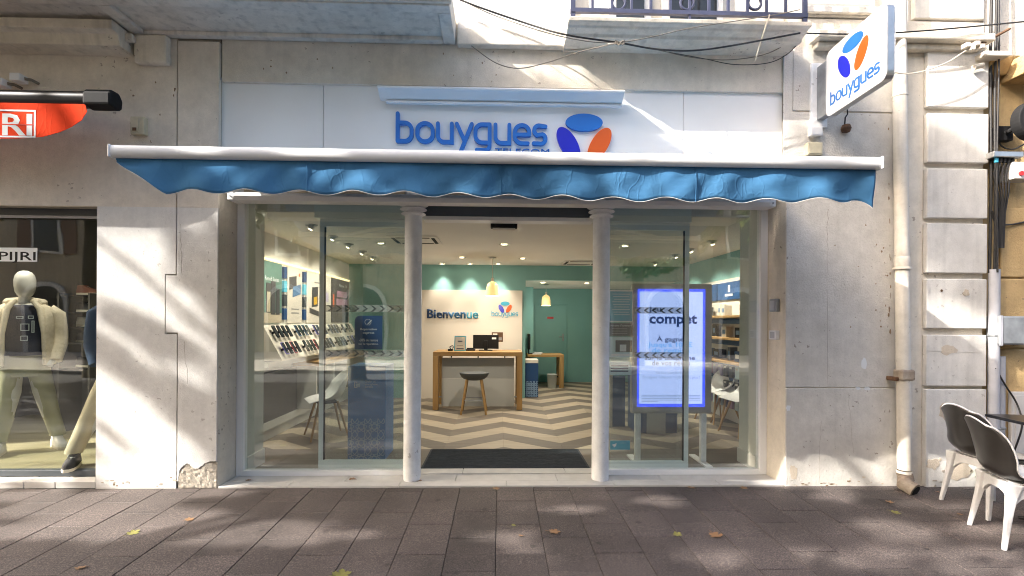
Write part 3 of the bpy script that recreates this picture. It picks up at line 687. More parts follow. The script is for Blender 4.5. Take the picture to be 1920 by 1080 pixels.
# ================================================================== glazed shopfront
SF = thing('glazed_shopfront', 'white framed glass shopfront with two round columns at the entrance', 'shopfront', (0, .3, 0))
def sf(name, m, *b, bev=.003, parent=None):
    mb = MB()
    for q in b: mb.box(*q)
    return mb.build(name, m, parent or SF, bev=bev)
xo0, xo1 = X0(446, .29), X0(1437, .29)
zgt = 2.50
xc0, xc1 = at(758, 880, .3).x, at(1142, 880, .3).x
sf('window_frame', 'white_alu', (xo0, pierL + .004, .27, .34, .012, zgt))
sf('window_frame', 'white_alu', (pierR - .004, xo1, .27, .34, .012, zgt))
zsl = Z0(882, .28, 600)
sf('window_sill', 'white_alu', (pierL + .005, xc0 + .03, .265, .34, .0125, zsl))
sf('window_sill', 'white_alu', (xc1 - .03, pierR - .005, .265, .34, .0125, zsl))
MB().box(pierL + .006, xc0 + .03, .30, .309, zsl + .001, zgt).build('glass_pane', 'glass', SF)
MB().box(xc1 - .03, pierR - .006, .30, .309, zsl + .001, zgt).build('glass_pane', 'glass', SF)
yD = .40
def door(pa, pb, side, rails):
    """side: which end has the visible stile"""
    (ht, hb), (rt0_, rb0), (bt, bb) = rails
    x0, x1, _, _ = rect(pa, 500, pb, 600, yD)
    hx0, hx1, hz0, hz1 = rect(pa - (10 if side < 0 else 0), ht, pb + (5 if side > 0 else 0), hb, yD - .05)
    d = sf('sliding_door', 'grey_alu', (x0, x1, yD - .02, yD + .02, Z0(rb0, yD, pa), Z0(rt0_, yD, pa))); sf('bottom_rail', 'grey_alu', (x0, x1, yD - .02, yD + .02, Z0(bb, yD, pa), Z0(bt, yD, pa)), parent=d)
    xs_ = (x0, x0 + .042) if side < 0 else (x1 - .042, x1)
    sf('stile', 'grey_alu', (xs_[0], xs_[1], yD - .019, yD + .019, Z0(bt, yD, pa) + .001, Z0(rb0, yD, pa) - .001), parent=d)
    xg = (xs_[1], x1) if side < 0 else (x0, xs_[0])
    MB().box(xg[0], xg[1], yD - .004, yD + .004, Z0(bt, yD, pa) + .001, Z0(rb0, yD, pa) - .001).build('pane', 'glass', d)
    gk = xs_[1] if side < 0 else xs_[0] - .008
    sf('gasket', 'black', (gk, gk + .008, yD - .012, yD + .012, Z0(bt, yD, pa) + .002, Z0(rb0, yD, pa) - .002), parent=d, bev=0)
    sf('header_box', 'grey_alu', (hx0, hx1, yD - .06, yD + .05, Z0(rt0_, yD, pa) + .002, 2.51))
    return d, x0, x1
doorL = door(600, 768, -1, ((378, 409), (411, 425), (862, 878)))
doorR = door(1128, 1291, 1, ((385, 416), (418, 431), (864, 879)))
lx0, lx1 = X0(792, .3), X0(1112, .3)
zl0, zl1 = Z0(407, .32), Z0(380, .32)
M['shutter_grey'] = mat('shutter_paint', (.075, .09, .11), .45, noise=.1)
sf('shutter_box', 'shutter_grey', (lx0, lx1, .29, .445, zl0, 2.51))
sf('track', 'white_alu', (lx0, lx1, .30, .44, zl0 - .035, zl0 - .001))
sf('lintel_panel', 'white_alu', (xo0, xo1, .262, .299, zgt + .001, zgt + .1))
for pxl, side in ((774, -1), (1126.5, 1)):
    c = at(pxl, 640, .16); c.y = .16
    cl = MB().lathe([(.072, .0125), (.0745, .02), (.0745, 2.0), (.074, 2.55)], (c.x, c.y, 0), 32).build('column', 'white_paint', SF, smooth=50)
    for zz, rr in ((2.325, .106), (2.365, .116), (2.405, .126), (2.445, .126)):
        MB().lathe([(.0755, -.016), (rr - .012, -.004), (rr, .0), (rr - .004, .006), (.0755, .012)], (c.x, c.y, zz), 32, False).build('ring', 'white_paint', cl, smooth=60)
# sensor over the door
s_ = rect(920, 416, 970, 431, .46)
sn = thing('door_sensor', 'small black motion sensor hanging over the open entrance', 'sensor', (s_[0], .46, s_[2]))
MB().box(s_[0], s_[1], .446, .52, s_[2] + .018, s_[3] + .01).build('housing', 'black', sn, bev=.006)
MB().box(s_[0] + .02, s_[1] - .02, .45, .50, s_[2], s_[2] + .017).build('lens', 'panel', sn, bev=.003)
# intercom boxes on the reveal
for (pa, pb, qa, qb), m_, lab in (((1436, 1458, 560, 585), 'galv', 'grey metal key box fixed to the entrance reveal'), ((1429, 1446, 619, 637), 'white_plastic', 'small white call button box below the key box')):
    x = xR - .0065; p0 = at((pa + pb) / 2, (qa + qb) / 2, .14); zc = p0.z; h = (qb - qa) / 222 / 2
    bx = thing('wall_box', lab, 'wall box', (x, .14, zc - h))
    MB().box(x - .035, x, .08, .19, zc - h, zc + h).build('housing', m_, bx, bev=.006)
    MB().box(x - .0385, x - .0355, .10, .17, zc - h * .7, zc + h * .7).build('cover', 'conduit', bx, bev=.002)

# ================================================================== fascia and sign
FB = thing('fascia_board', 'white sign board above the shop made of three wide panels', 'sign board', (0, .05, 2.5))
zf0, zf1 = 2.53, Z0(163, .05)
for a, b in ((412, 604), (604, 1279), (1279, 1465)):
    MB().box(X0(a, .05) + .002, X0(b, .05) - .002, .05, .09, zf0, zf1).build('panel', 'fascia', FB, bev=.002)
MB().box(X0(412, .05), X0(1466, .03), .021, .085, zf1 + .002, zf1 + .02).build('top_trim', 'conduit', FB, bev=.002)
SG = thing('raised_lettering', 'raised blue lettering and three petal emblem on the white sign board', 'shop sign', (0, .049, 2.8))
o0 = at(742 + 3.6, 264.5, .03); un = at(1022.5, 270, .03).x - o0.x; un /= 8.09
roll_l = .0035
P = lambda x, y, d: (o0.x + un * x, .049 - d, o0.z + un * (y - roll_l * x))
logotype(SG, P, .028, 'blue_sign', .105)
ec = at(1095, 268, .03)
P2 = lambda x, y, d: (ec.x + x, .049 - d, ec.z + y)
petals(SG, P2, .026, 0, -.012, un)
tl = at(928, 284.5, .03)
text('TELECOM', 'tagline', 'blue_sign', SG, (tl.x, .0485, tl.z - .014), width=at(1030, 288, .03).x - tl.x, height=.048, depth=.012)
# sign lamp hood
h0 = at(706, 157, -.12); h1 = at(1173, 165, -.12); zh = (h0.z + h1.z) / 2
LH = thing('sign_lamp_hood', 'long white metal lamp hood above the shop sign', 'lamp', (0, 0, zh))
zt = zh - .005
MB().yz([(.019, zt + .008), (-.10, zt), (-.108, zt - .012), (-.10, zt - .026), (-.092, zt - .018), (-.08, zt - .022), (-.02, zt - .065), (.019, zt - .075)], h0.x, h1.x).build('hood', 'white_alu', LH, bev=.004)
MB().yz([(-.006, zt - .078), (-.016, zt - .082), (-.016, zt - .10), (.019, zt - .10), (.019, zt - .078)], h0.x + .05, h1.x).build('back_plate', 'white_alu', LH, bev=.003)

# blade sign
bsx = at(1549, 160, -.14).x; yi, yo = -.14, -.80; zsb, zst = at(1549, 222, -.14).z, at(1549, 100, -.14).z
BS = thing('blade_sign', 'square white lightbox sign with petal emblem projecting on a wall bracket', 'sign', (bsx, -.1, zsb))
thk = .062; ww, hh, rc = yi - yo, zst - zsb, .055
poly = []
for cx, cyy, a0 in ((ww - rc, hh - rc, 0), (rc, hh - rc, 90), (rc, rc, 180), (ww - rc, rc, 270)):
    for t in range(7): poly.append((cx + rc * math.cos(R(a0 + 15 * t)), cyy + rc * math.sin(R(a0 + 15 * t))))
tw = .045                                            # the sign hangs slightly askew
def PB(x, y, d): return (bsx - d + tw * -x + .0, yi - x, zsb + y)
MB().prism(poly, lambda x, y: PB(x, y, -.006), lambda x, y: PB(x, y, -thk + .006)).build('casing', 'steel', BS, bev=.003)
MB().prism(poly, lambda x, y: PB(x, y, 0), lambda x, y: PB(x, y, -.0055)).build('face', 'sign_white', BS, bev=.002)
MB().prism(poly, lambda x, y: PB(x, y, -thk), lambda x, y: PB(x, y, -thk + .0055)).build('face', 'sign_white', BS, bev=.002)
u2 = ww * .80 / 8.1
# the near end is the last letter on the street-facing left side
PL = lambda x, y, d: PB(ww * .095 + u2 * x, hh * .155 + u2 * y, .0005 + d)
logotype(BS, PL, .003, 'blue_sign', .105, split=False)
PE = lambda x, y, d: PB(ww * .48 + x, hh * .58 + y, .0005 + d)
petals(BS, PE, .003, 0, 0, hh * .205)
c0 = PB(ww * .55, hh * .085, .001)
text('TELECOM', 'tagline', 'text_grey', BS, c0, width=ww * .32, height=.012, U=(-tw, -1, 0), V=(0, 0, 1))
br = MB().box(bsx - .05, bsx + .09, -.03, -.0, zsb - .03, zst - .02).build('wall_plate', 'white_paint', BS, bev=.004)
MB().box(bsx - .005, bsx + .058, yi - .002 + .003, -.031, zsb + .03, zst - .06).build('arm', 'galv', BS, bev=.004)

# ================================================================== awning over the shop
AW = thing('blue_awning', 'blue fabric awning with white front bar and wavy valance over the shop', 'awning', (0, 0, 2.4))
yA = -1.07
aL, aR = at(212, 285, yA), at(1648, 306, yA); zA1 = (aL.z + aR.z) / 2
rb = .039
prof = []
for t in range(16): a = 2 * math.pi * t / 16; prof.append((yA + .028 * math.cos(a) + .0, zA1 + rb * math.sin(a)))
MB().prism(prof, lambda y, z: (aL.x, y, z), lambda y, z: (aR.x, y, z)).build('front_bar', 'white_alu', AW, smooth=50)
for x, s in ((aL.x, -1), (aR.x, 1)): MB().box(x + s * .001, x + s * .012, yA - .03, yA + .03, zA1 - rb, zA1 + rb).build('end_cap', 'white_plastic', AW, bev=.01)
zroll = 2.62
rl, rr_ = at(432, 372, -.06).x, at(1449, 378, -.06).x
# roof cloth from the roller to the bar
nx = 60; vs_, fs_ = [], []
for j in range(9):
    t = j / 8
    for i in range(nx + 1):
        s = i / nx; x = (rl + .05) * (1 - t) + (aL.x + .03) * t; x2 = (rr_ - .05) * (1 - t) + (aR.x - .03) * t
        vs_.append((x + (x2 - x) * s, -.1 + (yA + .1) * t, zroll + (zA1 + .02 - zroll) * t - .05 * math.sin(math.pi * t) + .004 * math.sin(s * 40)))
for j in range(8):
    for i in range(nx): k = j * (nx + 1) + i; fs_.append((k, k + 1, k + nx + 2, k + nx + 1))
rc_ = MB().add(vs_, fs_).build('roof_cloth', 'blue_fabric', AW, smooth=60)
m_ = rc_.modifiers.new('thick', 'SOLIDIFY'); m_.thickness = .003
# valance
nx, nz = 420, 10; vs_, fs_ = [], []; edge = []
W_ = aR.x - aL.x
for i in range(nx + 1):
    s = i / nx; x = aL.x + .012 + (W_ - .024) * s
    hgt = .198 + .014 * math.cos(2 * math.pi * (x - aL.x) / .325 + .6) + .008 * math.sin(x * 1.7) + .008 * s
    cut = (x - aL.x) / .30
    if cut < 1: hgt = max(.004, hgt * min(1, .06 + .94 * cut ** .85))
    if s > .965: hgt += .055 * ((s - .965) / .035) ** 2
    for j in range(nz + 1):
        t = j / nz
        wv = .010 * math.sin(2 * math.pi * (x - aL.x) / .325 + .9) * t + .010 * math.sin(x * 9.1 + 1.3 * math.sin(x * 2.3)) * t + .006 * math.sin(x * 23 + t * 4 + 2 * math.sin(x * 5)) * math.sin(math.pi * t) + .01 * t
        vs_.append((x + (.02 * t if s > .97 else 0) * -1, yA + .01 + wv - .012 * t, zA1 - rb + .004 - hgt * t))
    edge.append(vs_[-1])
for i in range(nx):
    for j in range(nz): k = i * (nz + 1) + j; fs_.append((k, k + 1, k + nz + 2, k + nz + 1))
def crinkle(name, c):
    m, n, l, p = nodes(name); p.inputs['Roughness'].default_value = .95; p.inputs['Specular IOR Level'].default_value = .05
    tc = n.new('ShaderNodeTexCoord'); V = tc.outputs['Object']
    mp = n.new('ShaderNodeMapping'); mp.inputs['Rotation'].default_value = (0, R(35), 0); mp.inputs['Scale'].default_value = (1, 1, 1.8); l.new(V, mp.inputs[0])
    nz_ = n.new('ShaderNodeTexNoise'); nz_.inputs['Scale'].default_value = 5; nz_.inputs['Detail'].default_value = 4; l.new(mp.outputs[0], nz_.inputs['Vector'])
    vm = n.new('ShaderNodeVectorMath'); vm.operation = 'MULTIPLY_ADD'; vm.inputs[1].default_value = (.25,) * 3; l.new(nz_.outputs['Color'], vm.inputs[0]); l.new(mp.outputs[0], vm.inputs[2])
    # sharp creases: thin ridges where two noises cross their mean, plus broad billows
    def ridge(scale, k, w_):
        q = n.new('ShaderNodeTexNoise'); q.inputs['Scale'].default_value = scale; q.inputs['Detail'].default_value = 1.5; q.inputs['Distortion'].default_value = .4
        m2 = n.new('ShaderNodeMapping'); m2.inputs['Rotation'].default_value = (0, R(k), 0); m2.inputs['Scale'].default_value = (1, 1, .45); l.new(V, m2.inputs[0]); l.new(m2.outputs[0], q.inputs['Vector'])
        s1 = n.new('ShaderNodeMath'); s1.operation = 'SUBTRACT'; s1.inputs[1].default_value = .5; l.new(q.outputs['Fac'], s1.inputs[0])
        s2 = n.new('ShaderNodeMath'); s2.operation = 'ABSOLUTE'; l.new(s1.outputs[0], s2.inputs[0])
        s3 = n.new('ShaderNodeMapRange'); s3.inputs[1].default_value = 0; s3.inputs[2].default_value = w_; s3.inputs[3].default_value = 1; s3.inputs[4].default_value = 0; s3.interpolation_type = 'SMOOTHSTEP'; l.new(s2.outputs[0], s3.inputs[0]); return s3.outputs[0]
    r1, r2 = ridge(9, 40, .035), ridge(7, -50, .03)
    a1 = n.new('ShaderNodeMath'); a1.operation = 'ADD'; l.new(r1, a1.inputs[0]); l.new(r2, a1.inputs[1])
    a2 = n.new('ShaderNodeMath'); a2.operation = 'MULTIPLY'; a2.inputs[1].default_value = .16; l.new(a1.outputs[0], a2.inputs[0])
    ad = n.new('ShaderNodeMath'); ad.operation = 'MULTIPLY_ADD'; ad.inputs[1].default_value = 1.2; l.new(nz_.outputs['Fac'], ad.inputs[0]); l.new(a2.outputs[0], ad.inputs[2])
    wv_ = n.new('ShaderNodeTexNoise'); wv_.inputs['Scale'].default_value = 420; l.new(V, wv_.inputs['Vector'])
    ad2 = n.new('ShaderNodeMath'); ad2.operation = 'MULTIPLY_ADD'; ad2.inputs[1].default_value = .05; l.new(wv_.outputs['Fac'], ad2.inputs[0]); l.new(ad.outputs[0], ad2.inputs[2])
    b = n.new('ShaderNodeBump'); b.inputs['Strength'].default_value = .27; b.inputs['Distance'].default_value = .02; l.new(ad2.outputs[0], b.inputs['Height']); l.new(b.outputs[0], p.inputs['Normal'])
    f = n.new('ShaderNodeTexNoise'); f.inputs['Scale'].default_value = 2.2; f.inputs['Detail'].default_value = 6; l.new(V, f.inputs['Vector'])
    rr = n.new('ShaderNodeMapRange'); rr.inputs[1].default_value = .3; rr.inputs[2].default_value = .7; rr.inputs[3].default_value = .65; rr.inputs[4].default_value = 1.5; l.new(f.outputs['Fac'], rr.inputs[0])
    x = n.new('ShaderNodeVectorMath'); x.operation = 'SCALE'; x.inputs[0].default_value = c; l.new(rr.outputs[0], x.inputs['Scale']); l.new(x.outputs[0], p.inputs['Base Color'])
    return m
M['valance'] = crinkle('blue_valance_cloth', (.055, .16, .30))
vo = MB().add(vs_, fs_).build('valance', 'valance', AW, smooth=70)
m_ = vo.modifiers.new('thick', 'SOLIDIFY'); m_.thickness = .002
MB().tube(edge[::2], .0027, 5).build('binding', 'edge_white', vo, smooth=60)
for px in (575, 940, 1305):                             # stitched seams
    i = round((at(px, 330, yA).x - aL.x - .012) / (W_ - .024) * nx); MB().tube([(vs_[i * (nz + 1) + j][0], vs_[i * (nz + 1) + j][1] - .0035, vs_[i * (nz + 1) + j][2]) for j in range(nz + 1)], .0025, 4).build('seam', 'valance', vo, smooth=60)
# roller beam at the wall, with end brackets and folded arms
zc_ = (at(432, 372, -.06).z + at(1449, 380, -.06).z) / 2
MB().yz([(.04, zc_ - .03), (-.1, zc_ - .035), (-.12, zc_ - .0), (-.1, zc_ + .03), (.04, zc_ + .03)], rl + .05, rr_ - .05).build('beam', 'white_alu', AW, bev=.004)
MB().tube([(rl + .06, -.08, zroll - .02), (rr_ - .06, -.08, zroll - .02)], .04, 14).build('roller', 'white_alu', AW, smooth=50)
for x, s in ((rl, 1), (rr_ - .055, 1)):
    bk = MB().box(x, x + .055, -.11, .05, zc_ - .035, zroll + .03).build('bracket', 'white_alu', AW, bev=.008)
    MB().tube([(x + .0275, -.111, zc_ - .005), (x + .0275, -.118, zc_ - .005)], .008, 8).build('bolt', 'galv', bk)
for x, s in ((rl + .5, 1), (rr_ - .5, -1)):
    MB().tube([(x, -.1, zc_ + .045), (x + s * .75, -.55, zc_ + .05), (x - s * .05, yA + .05, zA1 + .0)], [.02, .02, .018], 8).build('arm', 'white_alu', AW)

# ================================================================== red awning next door (folded in its black cassette)
RA = thing('red_awning', 'red awning valance hanging from a black cassette beside the cornice', 'awning', (-4, 0, 3))
yR = -.285; c0 = at(0, 187, yR); cE = at(172, 188, yR)
MB().tube([(-6.4, yR, cE.z), (cE.x, yR, cE.z)], .062, 20).build('cassette', 'black_metal', RA, smooth=50)
eE = at(219, 188, yR).x
MB().prism([(-.065, -.055), (.03, -.07), (.06, -.05), (.065, .02), (.03, .068), (-.045, .066), (-.065, .03)], lambda a, b: (cE.x - .02, yR + a, cE.z + b), lambda a, b: (eE, yR + a, cE.z + b)).build('end_cap', 'black', RA, bev=.015)
for x in (-3.6, -5.4): MB().box(x, x + .06, yR + .06, -.0005, cE.z - .04, cE.z + .04).build('bracket', 'black', RA, bev=.004)
pts = [(-6.4, cE.z - .05), (at(169, 205, yR).x, cE.z - .05)] + [(at(px, py, yR - .02).x, at(px, py, yR - .02).z) for px, py in ((168, 212), (158, 228), (140, 240), (118, 250), (85, 259), (40, 262), (0, 262), (-80, 258), (-160, 263))] + [(-6.4, at(0, 262, yR).z)]
vs_, fs_ = [], []; M['red_val'] = crinkle('red_valance_cloth', (.72, .06, .02))
rv = MB().xz(pts, yR - .045, yR - .042).build('valance', 'red_val', RA)
rb_ = at(66, 206, yR - .05); rd = at(66, 258, yR - .05); ro = at(-40, 230, yR - .05)
yq = yR - .047
fr = MB(); 
for q in ((rb_.x - .012, rb_.x, rd.z, rb_.z), (-5.6, rb_.x - .0125, rb_.z - .012, rb_.z), (-5.6, rb_.x - .0125, rd.z, rd.z + .012)): fr.box(q[0], q[1], yq, yq + .0015, q[2], q[3])
fr.build('logo_frame', 'text_white', rv)
t_ = at(3, 256, yR - .05)
text('RI', 'lettering', 'text_white', rv, (t_.x, yq + .0005, rd.z + .02), width=rb_.x - t_.x - .025, height=(rb_.z - rd.z) - .045, bold=.02)
MB().box(t_.x - .01, rb_.x - .014, yq - .0006, yq - .0001, (rb_.z + rd.z) / 2 - .012, (rb_.z + rd.z) / 2 - .003).build('logo_line', 'red_fabric', rv)
for k, (px, py) in enumerate(((13, 160), (45, 151))):
    c = at(px, py, -.05); sp = thing('wall_spotlight', ['small white spotlight on the wall above the red awning', 'tilted white spotlight near the rough corbel'][k], 'spotlight', (c.x, -.05, c.z))
    MB().box(c.x - .05, c.x + .03, -.12, -.04, c.z - .03, c.z + .03).build('head', 'white_plastic', sp, bev=.006)
    MB().tube([(c.x + .032, -.08, c.z), (c.x + .06, -.05, c.z + .005), (c.x + .07, -.001, c.z)], .012, 8).build('bracket', 'cable_grey', sp)
c = at(262, 238, -.02)
jb = thing('junction_box', 'weathered beige junction box on the wall above the awning bar', 'junction box', (c.x, -.02, c.z))
MB().box(c.x - .055, c.x + .055, -.05, -.0005, c.z - .07, c.z + .075).build('case', 'beige_box', jb, bev=.006)
MB().box(c.x - .05, c.x + .015, -.056, -.0505, c.z - .05, c.z + .06).build('cover', 'beige_box', jb, bev=.004)
MB().box(c.x - .03, c.x + .0, -.0605, -.0565, c.z - .045, c.z - .02).build('label_plate', 'rust', jb)

# ================================================================== downpipe and fittings on the right wall
PX = lambda py: at(1690 + (py - 400) * .012, py, -.075)
DP = thing('downpipe', 'cream painted cast iron downpipe with rusty bracket and broken foot', 'downpipe', (PX(900).x, -.075, 0))
pr = .051
pb0 = PX(880)
MB().tube([(PX(0).x, -.075, 6), (PX(80).x, -.075, PX(80).z), (PX(300).x, -.075, PX(300).z), (PX(500).x, -.075, PX(500).z), (PX(700).x, -.075, PX(700).z), (pb0.x, -.075, pb0.z)], pr, 20).build('pipe', 'pipe', DP, smooth=50)
for py, h_, r_ in ((180, .008, .056), (503, .012, .066), (492, .045, .056), (885, .012, .056)):
    c = PX(py); MB().lathe([(pr + .001, -h_), (r_, -h_ * .8), (r_, h_ * .8), (pr + .001, h_)], (c.x, -.075, c.z), 20, False).build('collar', 'pipe', DP, smooth=50)
c = PX(702)
MB().box(c.x - .058, c.x + .06, -.135, -.03, c.z - .05, c.z + .045).build('bracket', 'rusty_paint', DP, bev=.018)
MB().box(c.x - .095, c.x - .055, -.10, -.006, c.z - .055, c.z - .02).build('bracket', 'rust', DP, bev=.008)
ft = at(1712, 918, -.2)
MB().tube([(pb0.x, -.075, pb0.z - .03), (pb0.x + .005, -.085, pb0.z - .08), (ft.x - .02, -.14, .06), (ft.x + .01, -.21, .03)], [pr + .006, pr + .006, .058, .058], 18, True).build('foot', 'rusty_paint', DP, smooth=50)
fm = MB().lathe([(.044, 0), (.045, .003)], (0, 0, 0), 16).build('foot_mouth', 'black', DP); fm.matrix_parent_inverse = Matrix(); fm.location = Vector((ft.x + .0115, -.2145, .0285)) - DP.location
fm.rotation_euler = Vector((.03, -.07, -.03)).to_track_quat('Z', 'Y').to_euler()
def wire(pts, r, m, label, name='cable', cat='cable', n=6, Y=None, sag=None):
    P_ = [at(p[0], p[1], p[2]) for p in pts]; out = []
    for i in range(len(P_) - 1):                      # catmull-rom through the points
        a, b, c_, d = P_[max(i - 1, 0)], P_[i], P_[i + 1], P_[min(i + 2, len(P_) - 1)]
        for k in range(8):
            t = k / 8; out.append(.5 * ((2 * b) + (-a + c_) * t + (2 * a - 5 * b + 4 * c_ - d) * t * t + (-a + 3 * b - 3 * c_ + d) * t ** 3))
    out.append(P_[-1])
    return tag(MB().tube(out, r, n).build(name, m, smooth=60), label, cat, 'cables strung along the facade')
wire([(845, -8, -.1), (900, 14, -.12), (1000, 48, -.15), (1065, 66, -.37), (1160, 80, -.37), (1240, 93, -.35), (1330, 92, -.34), (1500, 62, -.3)], .007, 'cable', 'thick black cable running from the big balcony past the iron railing')
wire([(850, -8, -.1), (930, 30, -.12), (1060, 70, -.37), (1165, 79, -.38), (1300, 52, -.38), (1440, 30, -.36), (1500, 18, -.36)], .0035, 'cable_grey', 'thin weathered wire rising to the balcony railing')
wire([(884, 86, -.04), (930, 118, -.06), (975, 128, -.06), (1030, 116, -.08), (1085, 98, -.2), (1165, 79, -.38)], .004, 'cable_grey', 'slack brown wire drooping over the wall band')
wire([(1165, 79, -.385), (1240, 95, -.2), (1300, 108, -.1), (1370, 112, -.08), (1440, 100, -.08), (1500, 66, -.2)], .004, 'cable_grey', 'grey wire looping below the iron railed balcony')
wire([(1255, 98, -.3), (1320, 110, -.12), (1378, 121, -.08), (1440, 118, -.07), (1478, 100, -.1), (1505, 70, -.2)], .0035, 'cable', 'lowest dark wire hanging under the railed balcony')
wire([(1058, 96, -.02), (1100, 92, -.06), (1150, 80, -.3)], .005, 'cable_pale', 'short pale wire stub beside the ledge')
wire([(1443, 28, -.36), (1432, 62, -.33), (1416, 114, -.2)], .006, 'cable_pale', 'pale plastic rod hanging from the balcony edge', 'hanging_rod', 'rod')
wire([(1500, 62, -.2), (1600, 64, -.16), (1700, 60, -.17), (1800, 52, -.16), (1925, 40, -.14)], .006, 'cable', 'taut black cable passing behind the blade sign')
wire([(1655, 132, -.17), (1710, 138, -.15), (1770, 120, -.15), (1810, 96, -.15), (1835, 88, -.15)], .005, 'cable_pale', 'pale cable sagging from the blade sign to the rusty rod')
# knot of wires
tag(MB().tube([at(1162 + 9 * math.cos(a * .9), 80 + 5 * math.sin(a * 1.7), -.385 + .006 * math.sin(a * 3)) for a in range(24)], .0045, 5).build('cable_knot', 'cable_grey', smooth=60), 'tangled knot of wire where the cables cross', 'cable')
# boxes below the blade sign
for (pa, qa, pb, qb), m_, nm, lab in (((1518, 239, 1540, 256), 'white_plastic', 'socket_box', 'small white cube box below the blade sign bracket'), ((1512, 268, 1540, 292), 'beige_box', 'junction_box', 'cream junction box just above the awning end')):
    r_ = rect(pa, qa, pb, qb, -.03); t_ = thing(nm, lab, 'junction box', (r_[0], 0, r_[2]))
    MB().box(r_[0], r_[1], -.05, -.0005, r_[2], r_[3]).build('case', m_, t_, bev=.006)
    MB().box(r_[0] + .012, r_[1] - .012, -.054, -.0505, r_[2] + .012, r_[3] - .012).build('cover', m_, t_, bev=.003)
c = at(1588, 240, -.03); t_ = thing('cable_gland', 'dark cable stub poking from a hole beneath the sign', 'cable', (c.x, 0, c.z))
MB().lathe([(.03, -.03), (.04, 0), (.03, .03)], (c.x, -.02, c.z), 10).build('plug', 'rust', t_)
MB().tube([(c.x - .02, -.03, c.z + .03), (c.x - .03, -.05, c.z + .08), (c.x - .01, -.05, c.z + .11), (c.x - .02, -.06, c.z + .15)], .006, 6).build('lead', 'cable', t_)

# ---- things on the corner and on the sandstone house
def onwall(label, cat, name, c): return thing(name, label, cat, c)
cb = thing('cable_bundle', 'bundle of black cables running down the corner of the building', 'cable bundle', (X0(1853), 0, 1.8))
for k, (dx, r_) in enumerate(((0, .011), (.022, .010), (.04, .008), (.012, .007))):
    pts = [(X0(1851) + dx + .006 * math.sin(z * 3 + k), -.02 - .018 * (k % 2) - (0 if k < 3 else .03), z) for z in [1.84 + .25 * i for i in range(17)]]
    MB().tube(pts, r_, 7).build('cable', 'cable', cb, smooth=60)
cd = thing('conduit_pipe', 'pale grey conduit pipe at the building corner below the black cables', 'conduit', (X0(1857), 0, 0))
MB().tube([(X0(1857), -.03, gz(0) - .01), (X0(1857), -.03, 1.87)], .04, 14).build('pipe', 'conduit', cd, smooth=50)
for z in (.5, 1.3): MB().lathe([(.041, -.012), (.046, -.008), (.046, .008), (.041, .012)], (X0(1857), -.03, z), 14, False).build('clip', 'galv', cd)
cd = thing('conduit_pipe', 'shorter grey conduit pipe under the grey metal box', 'conduit', (X0(1875), 0, 0))
MB().tube([(X0(1876), .0, -.01), (X0(1876), .0, Z0(668, 0, 1876))], .034, 14).build('pipe', 'conduit', cd, smooth=50)
MB().lathe([(.035, -.012), (.04, -.008), (.04, .008), (.035, .012)], (X0(1876), 0, .5), 14, False).build('clip', 'galv', cd)
r_ = rect(1866, 593, 1935, 646, -.05); t_ = thing('meter_box', 'dull grey metal box with scuffed door on the sandstone wall', 'metal box', (r_[0], 0, r_[2]))
MB().box(r_[0], r_[1], -.08, .03, r_[2], r_[3]).build('case', 'galv', t_, bev=.004)
MB().box(r_[0] + .035, r_[1] - .02, -.086, -.081, r_[2] + .01, r_[3] - .01).build('door', 'galv', t_, bev=.003)
MB().box(r_[0] + .002, r_[0] + .03, -.09, -.081, r_[2] - .01, r_[3] + .005).build('hinge_strip', 'conduit', t_, bev=.003)
r_ = rect(1892, 306, 1936, 338, -.06); t_ = thing('alarm_box', 'off white alarm box with a round red lamp', 'alarm', (r_[0], 0, r_[2]))
MB().box(r_[0], r_[1], -.1, .03, r_[2], r_[3]).build('case', 'alarm', t_, bev=.01)
c = at(1915, 325, -.105); MB().tube([(c.x, -.1005, c.z), (c.x, -.112, c.z)], .02, 14).build('lamp', 'red', t_)
r_ = rect(1853, 287, 1908, 300, -.05); t_ = thing('cable_junction', 'flat metal cable splitter with black leads drooping beneath it', 'junction box', (r_[0], 0, r_[2]))
MB().box(r_[0], r_[1], -.1, .03, r_[2] + .01, r_[3]).build('case', 'steel', t_, bev=.006)
for k in range(5):
    x = r_[0] + .05 + k * .035; x2 = X0(1866) + k * .012
    MB().tube([(x, -.07, r_[2] + .009), (x, -.07, r_[2] - .03)], .014, 8).build('connector', 'black' if k else 'text_cyan', t_)
    MB().tube([(x, -.07, r_[2] - .031), (x - .01, -.06, r_[2] - .12), ((x + x2) / 2, -.05, r_[2] - .28), (x2, -.03, r_[2] - .45), (x2, -.02, r_[2] - .75)], .0075, 6).build('lead', 'cable', t_, smooth=60)
r_ = rect(1872, 236, 1900, 263, .0); cc = at(1938, 226, -.15)
t_ = thing('round_wall_sign', 'round black double sided sign on a black wall arm', 'sign', (r_[0], 0, r_[2]))
MB().box(r_[0], r_[1], .0, .058, r_[2], r_[3]).build('mounting_plate', 'black', t_, bev=.004)
MB().tube([((r_[0] + r_[1]) / 2, -.0005, (r_[2] + r_[3]) / 2), ((r_[0] + r_[1]) / 2 + .04, -.12, cc.z), (cc.x - .12, -.15, cc.z)], .02, 10).build('arm', 'black', t_)
ds = [(.165 * math.cos(R(a)), .165 * math.sin(R(a))) for a in range(0, 360, 10)]
MB().xz([(cc.x + a, cc.z + b) for a, b in ds], -.19, -.11).build('disc', 'black', t_, bev=.008)
MB().tube([(cc.x + .12 * math.cos(R(a)), -.192, cc.z + .12 * math.sin(R(a))) for a in range(0, 361, 10)], .006, 6, False).build('ring_mark', 'text_white', t_)
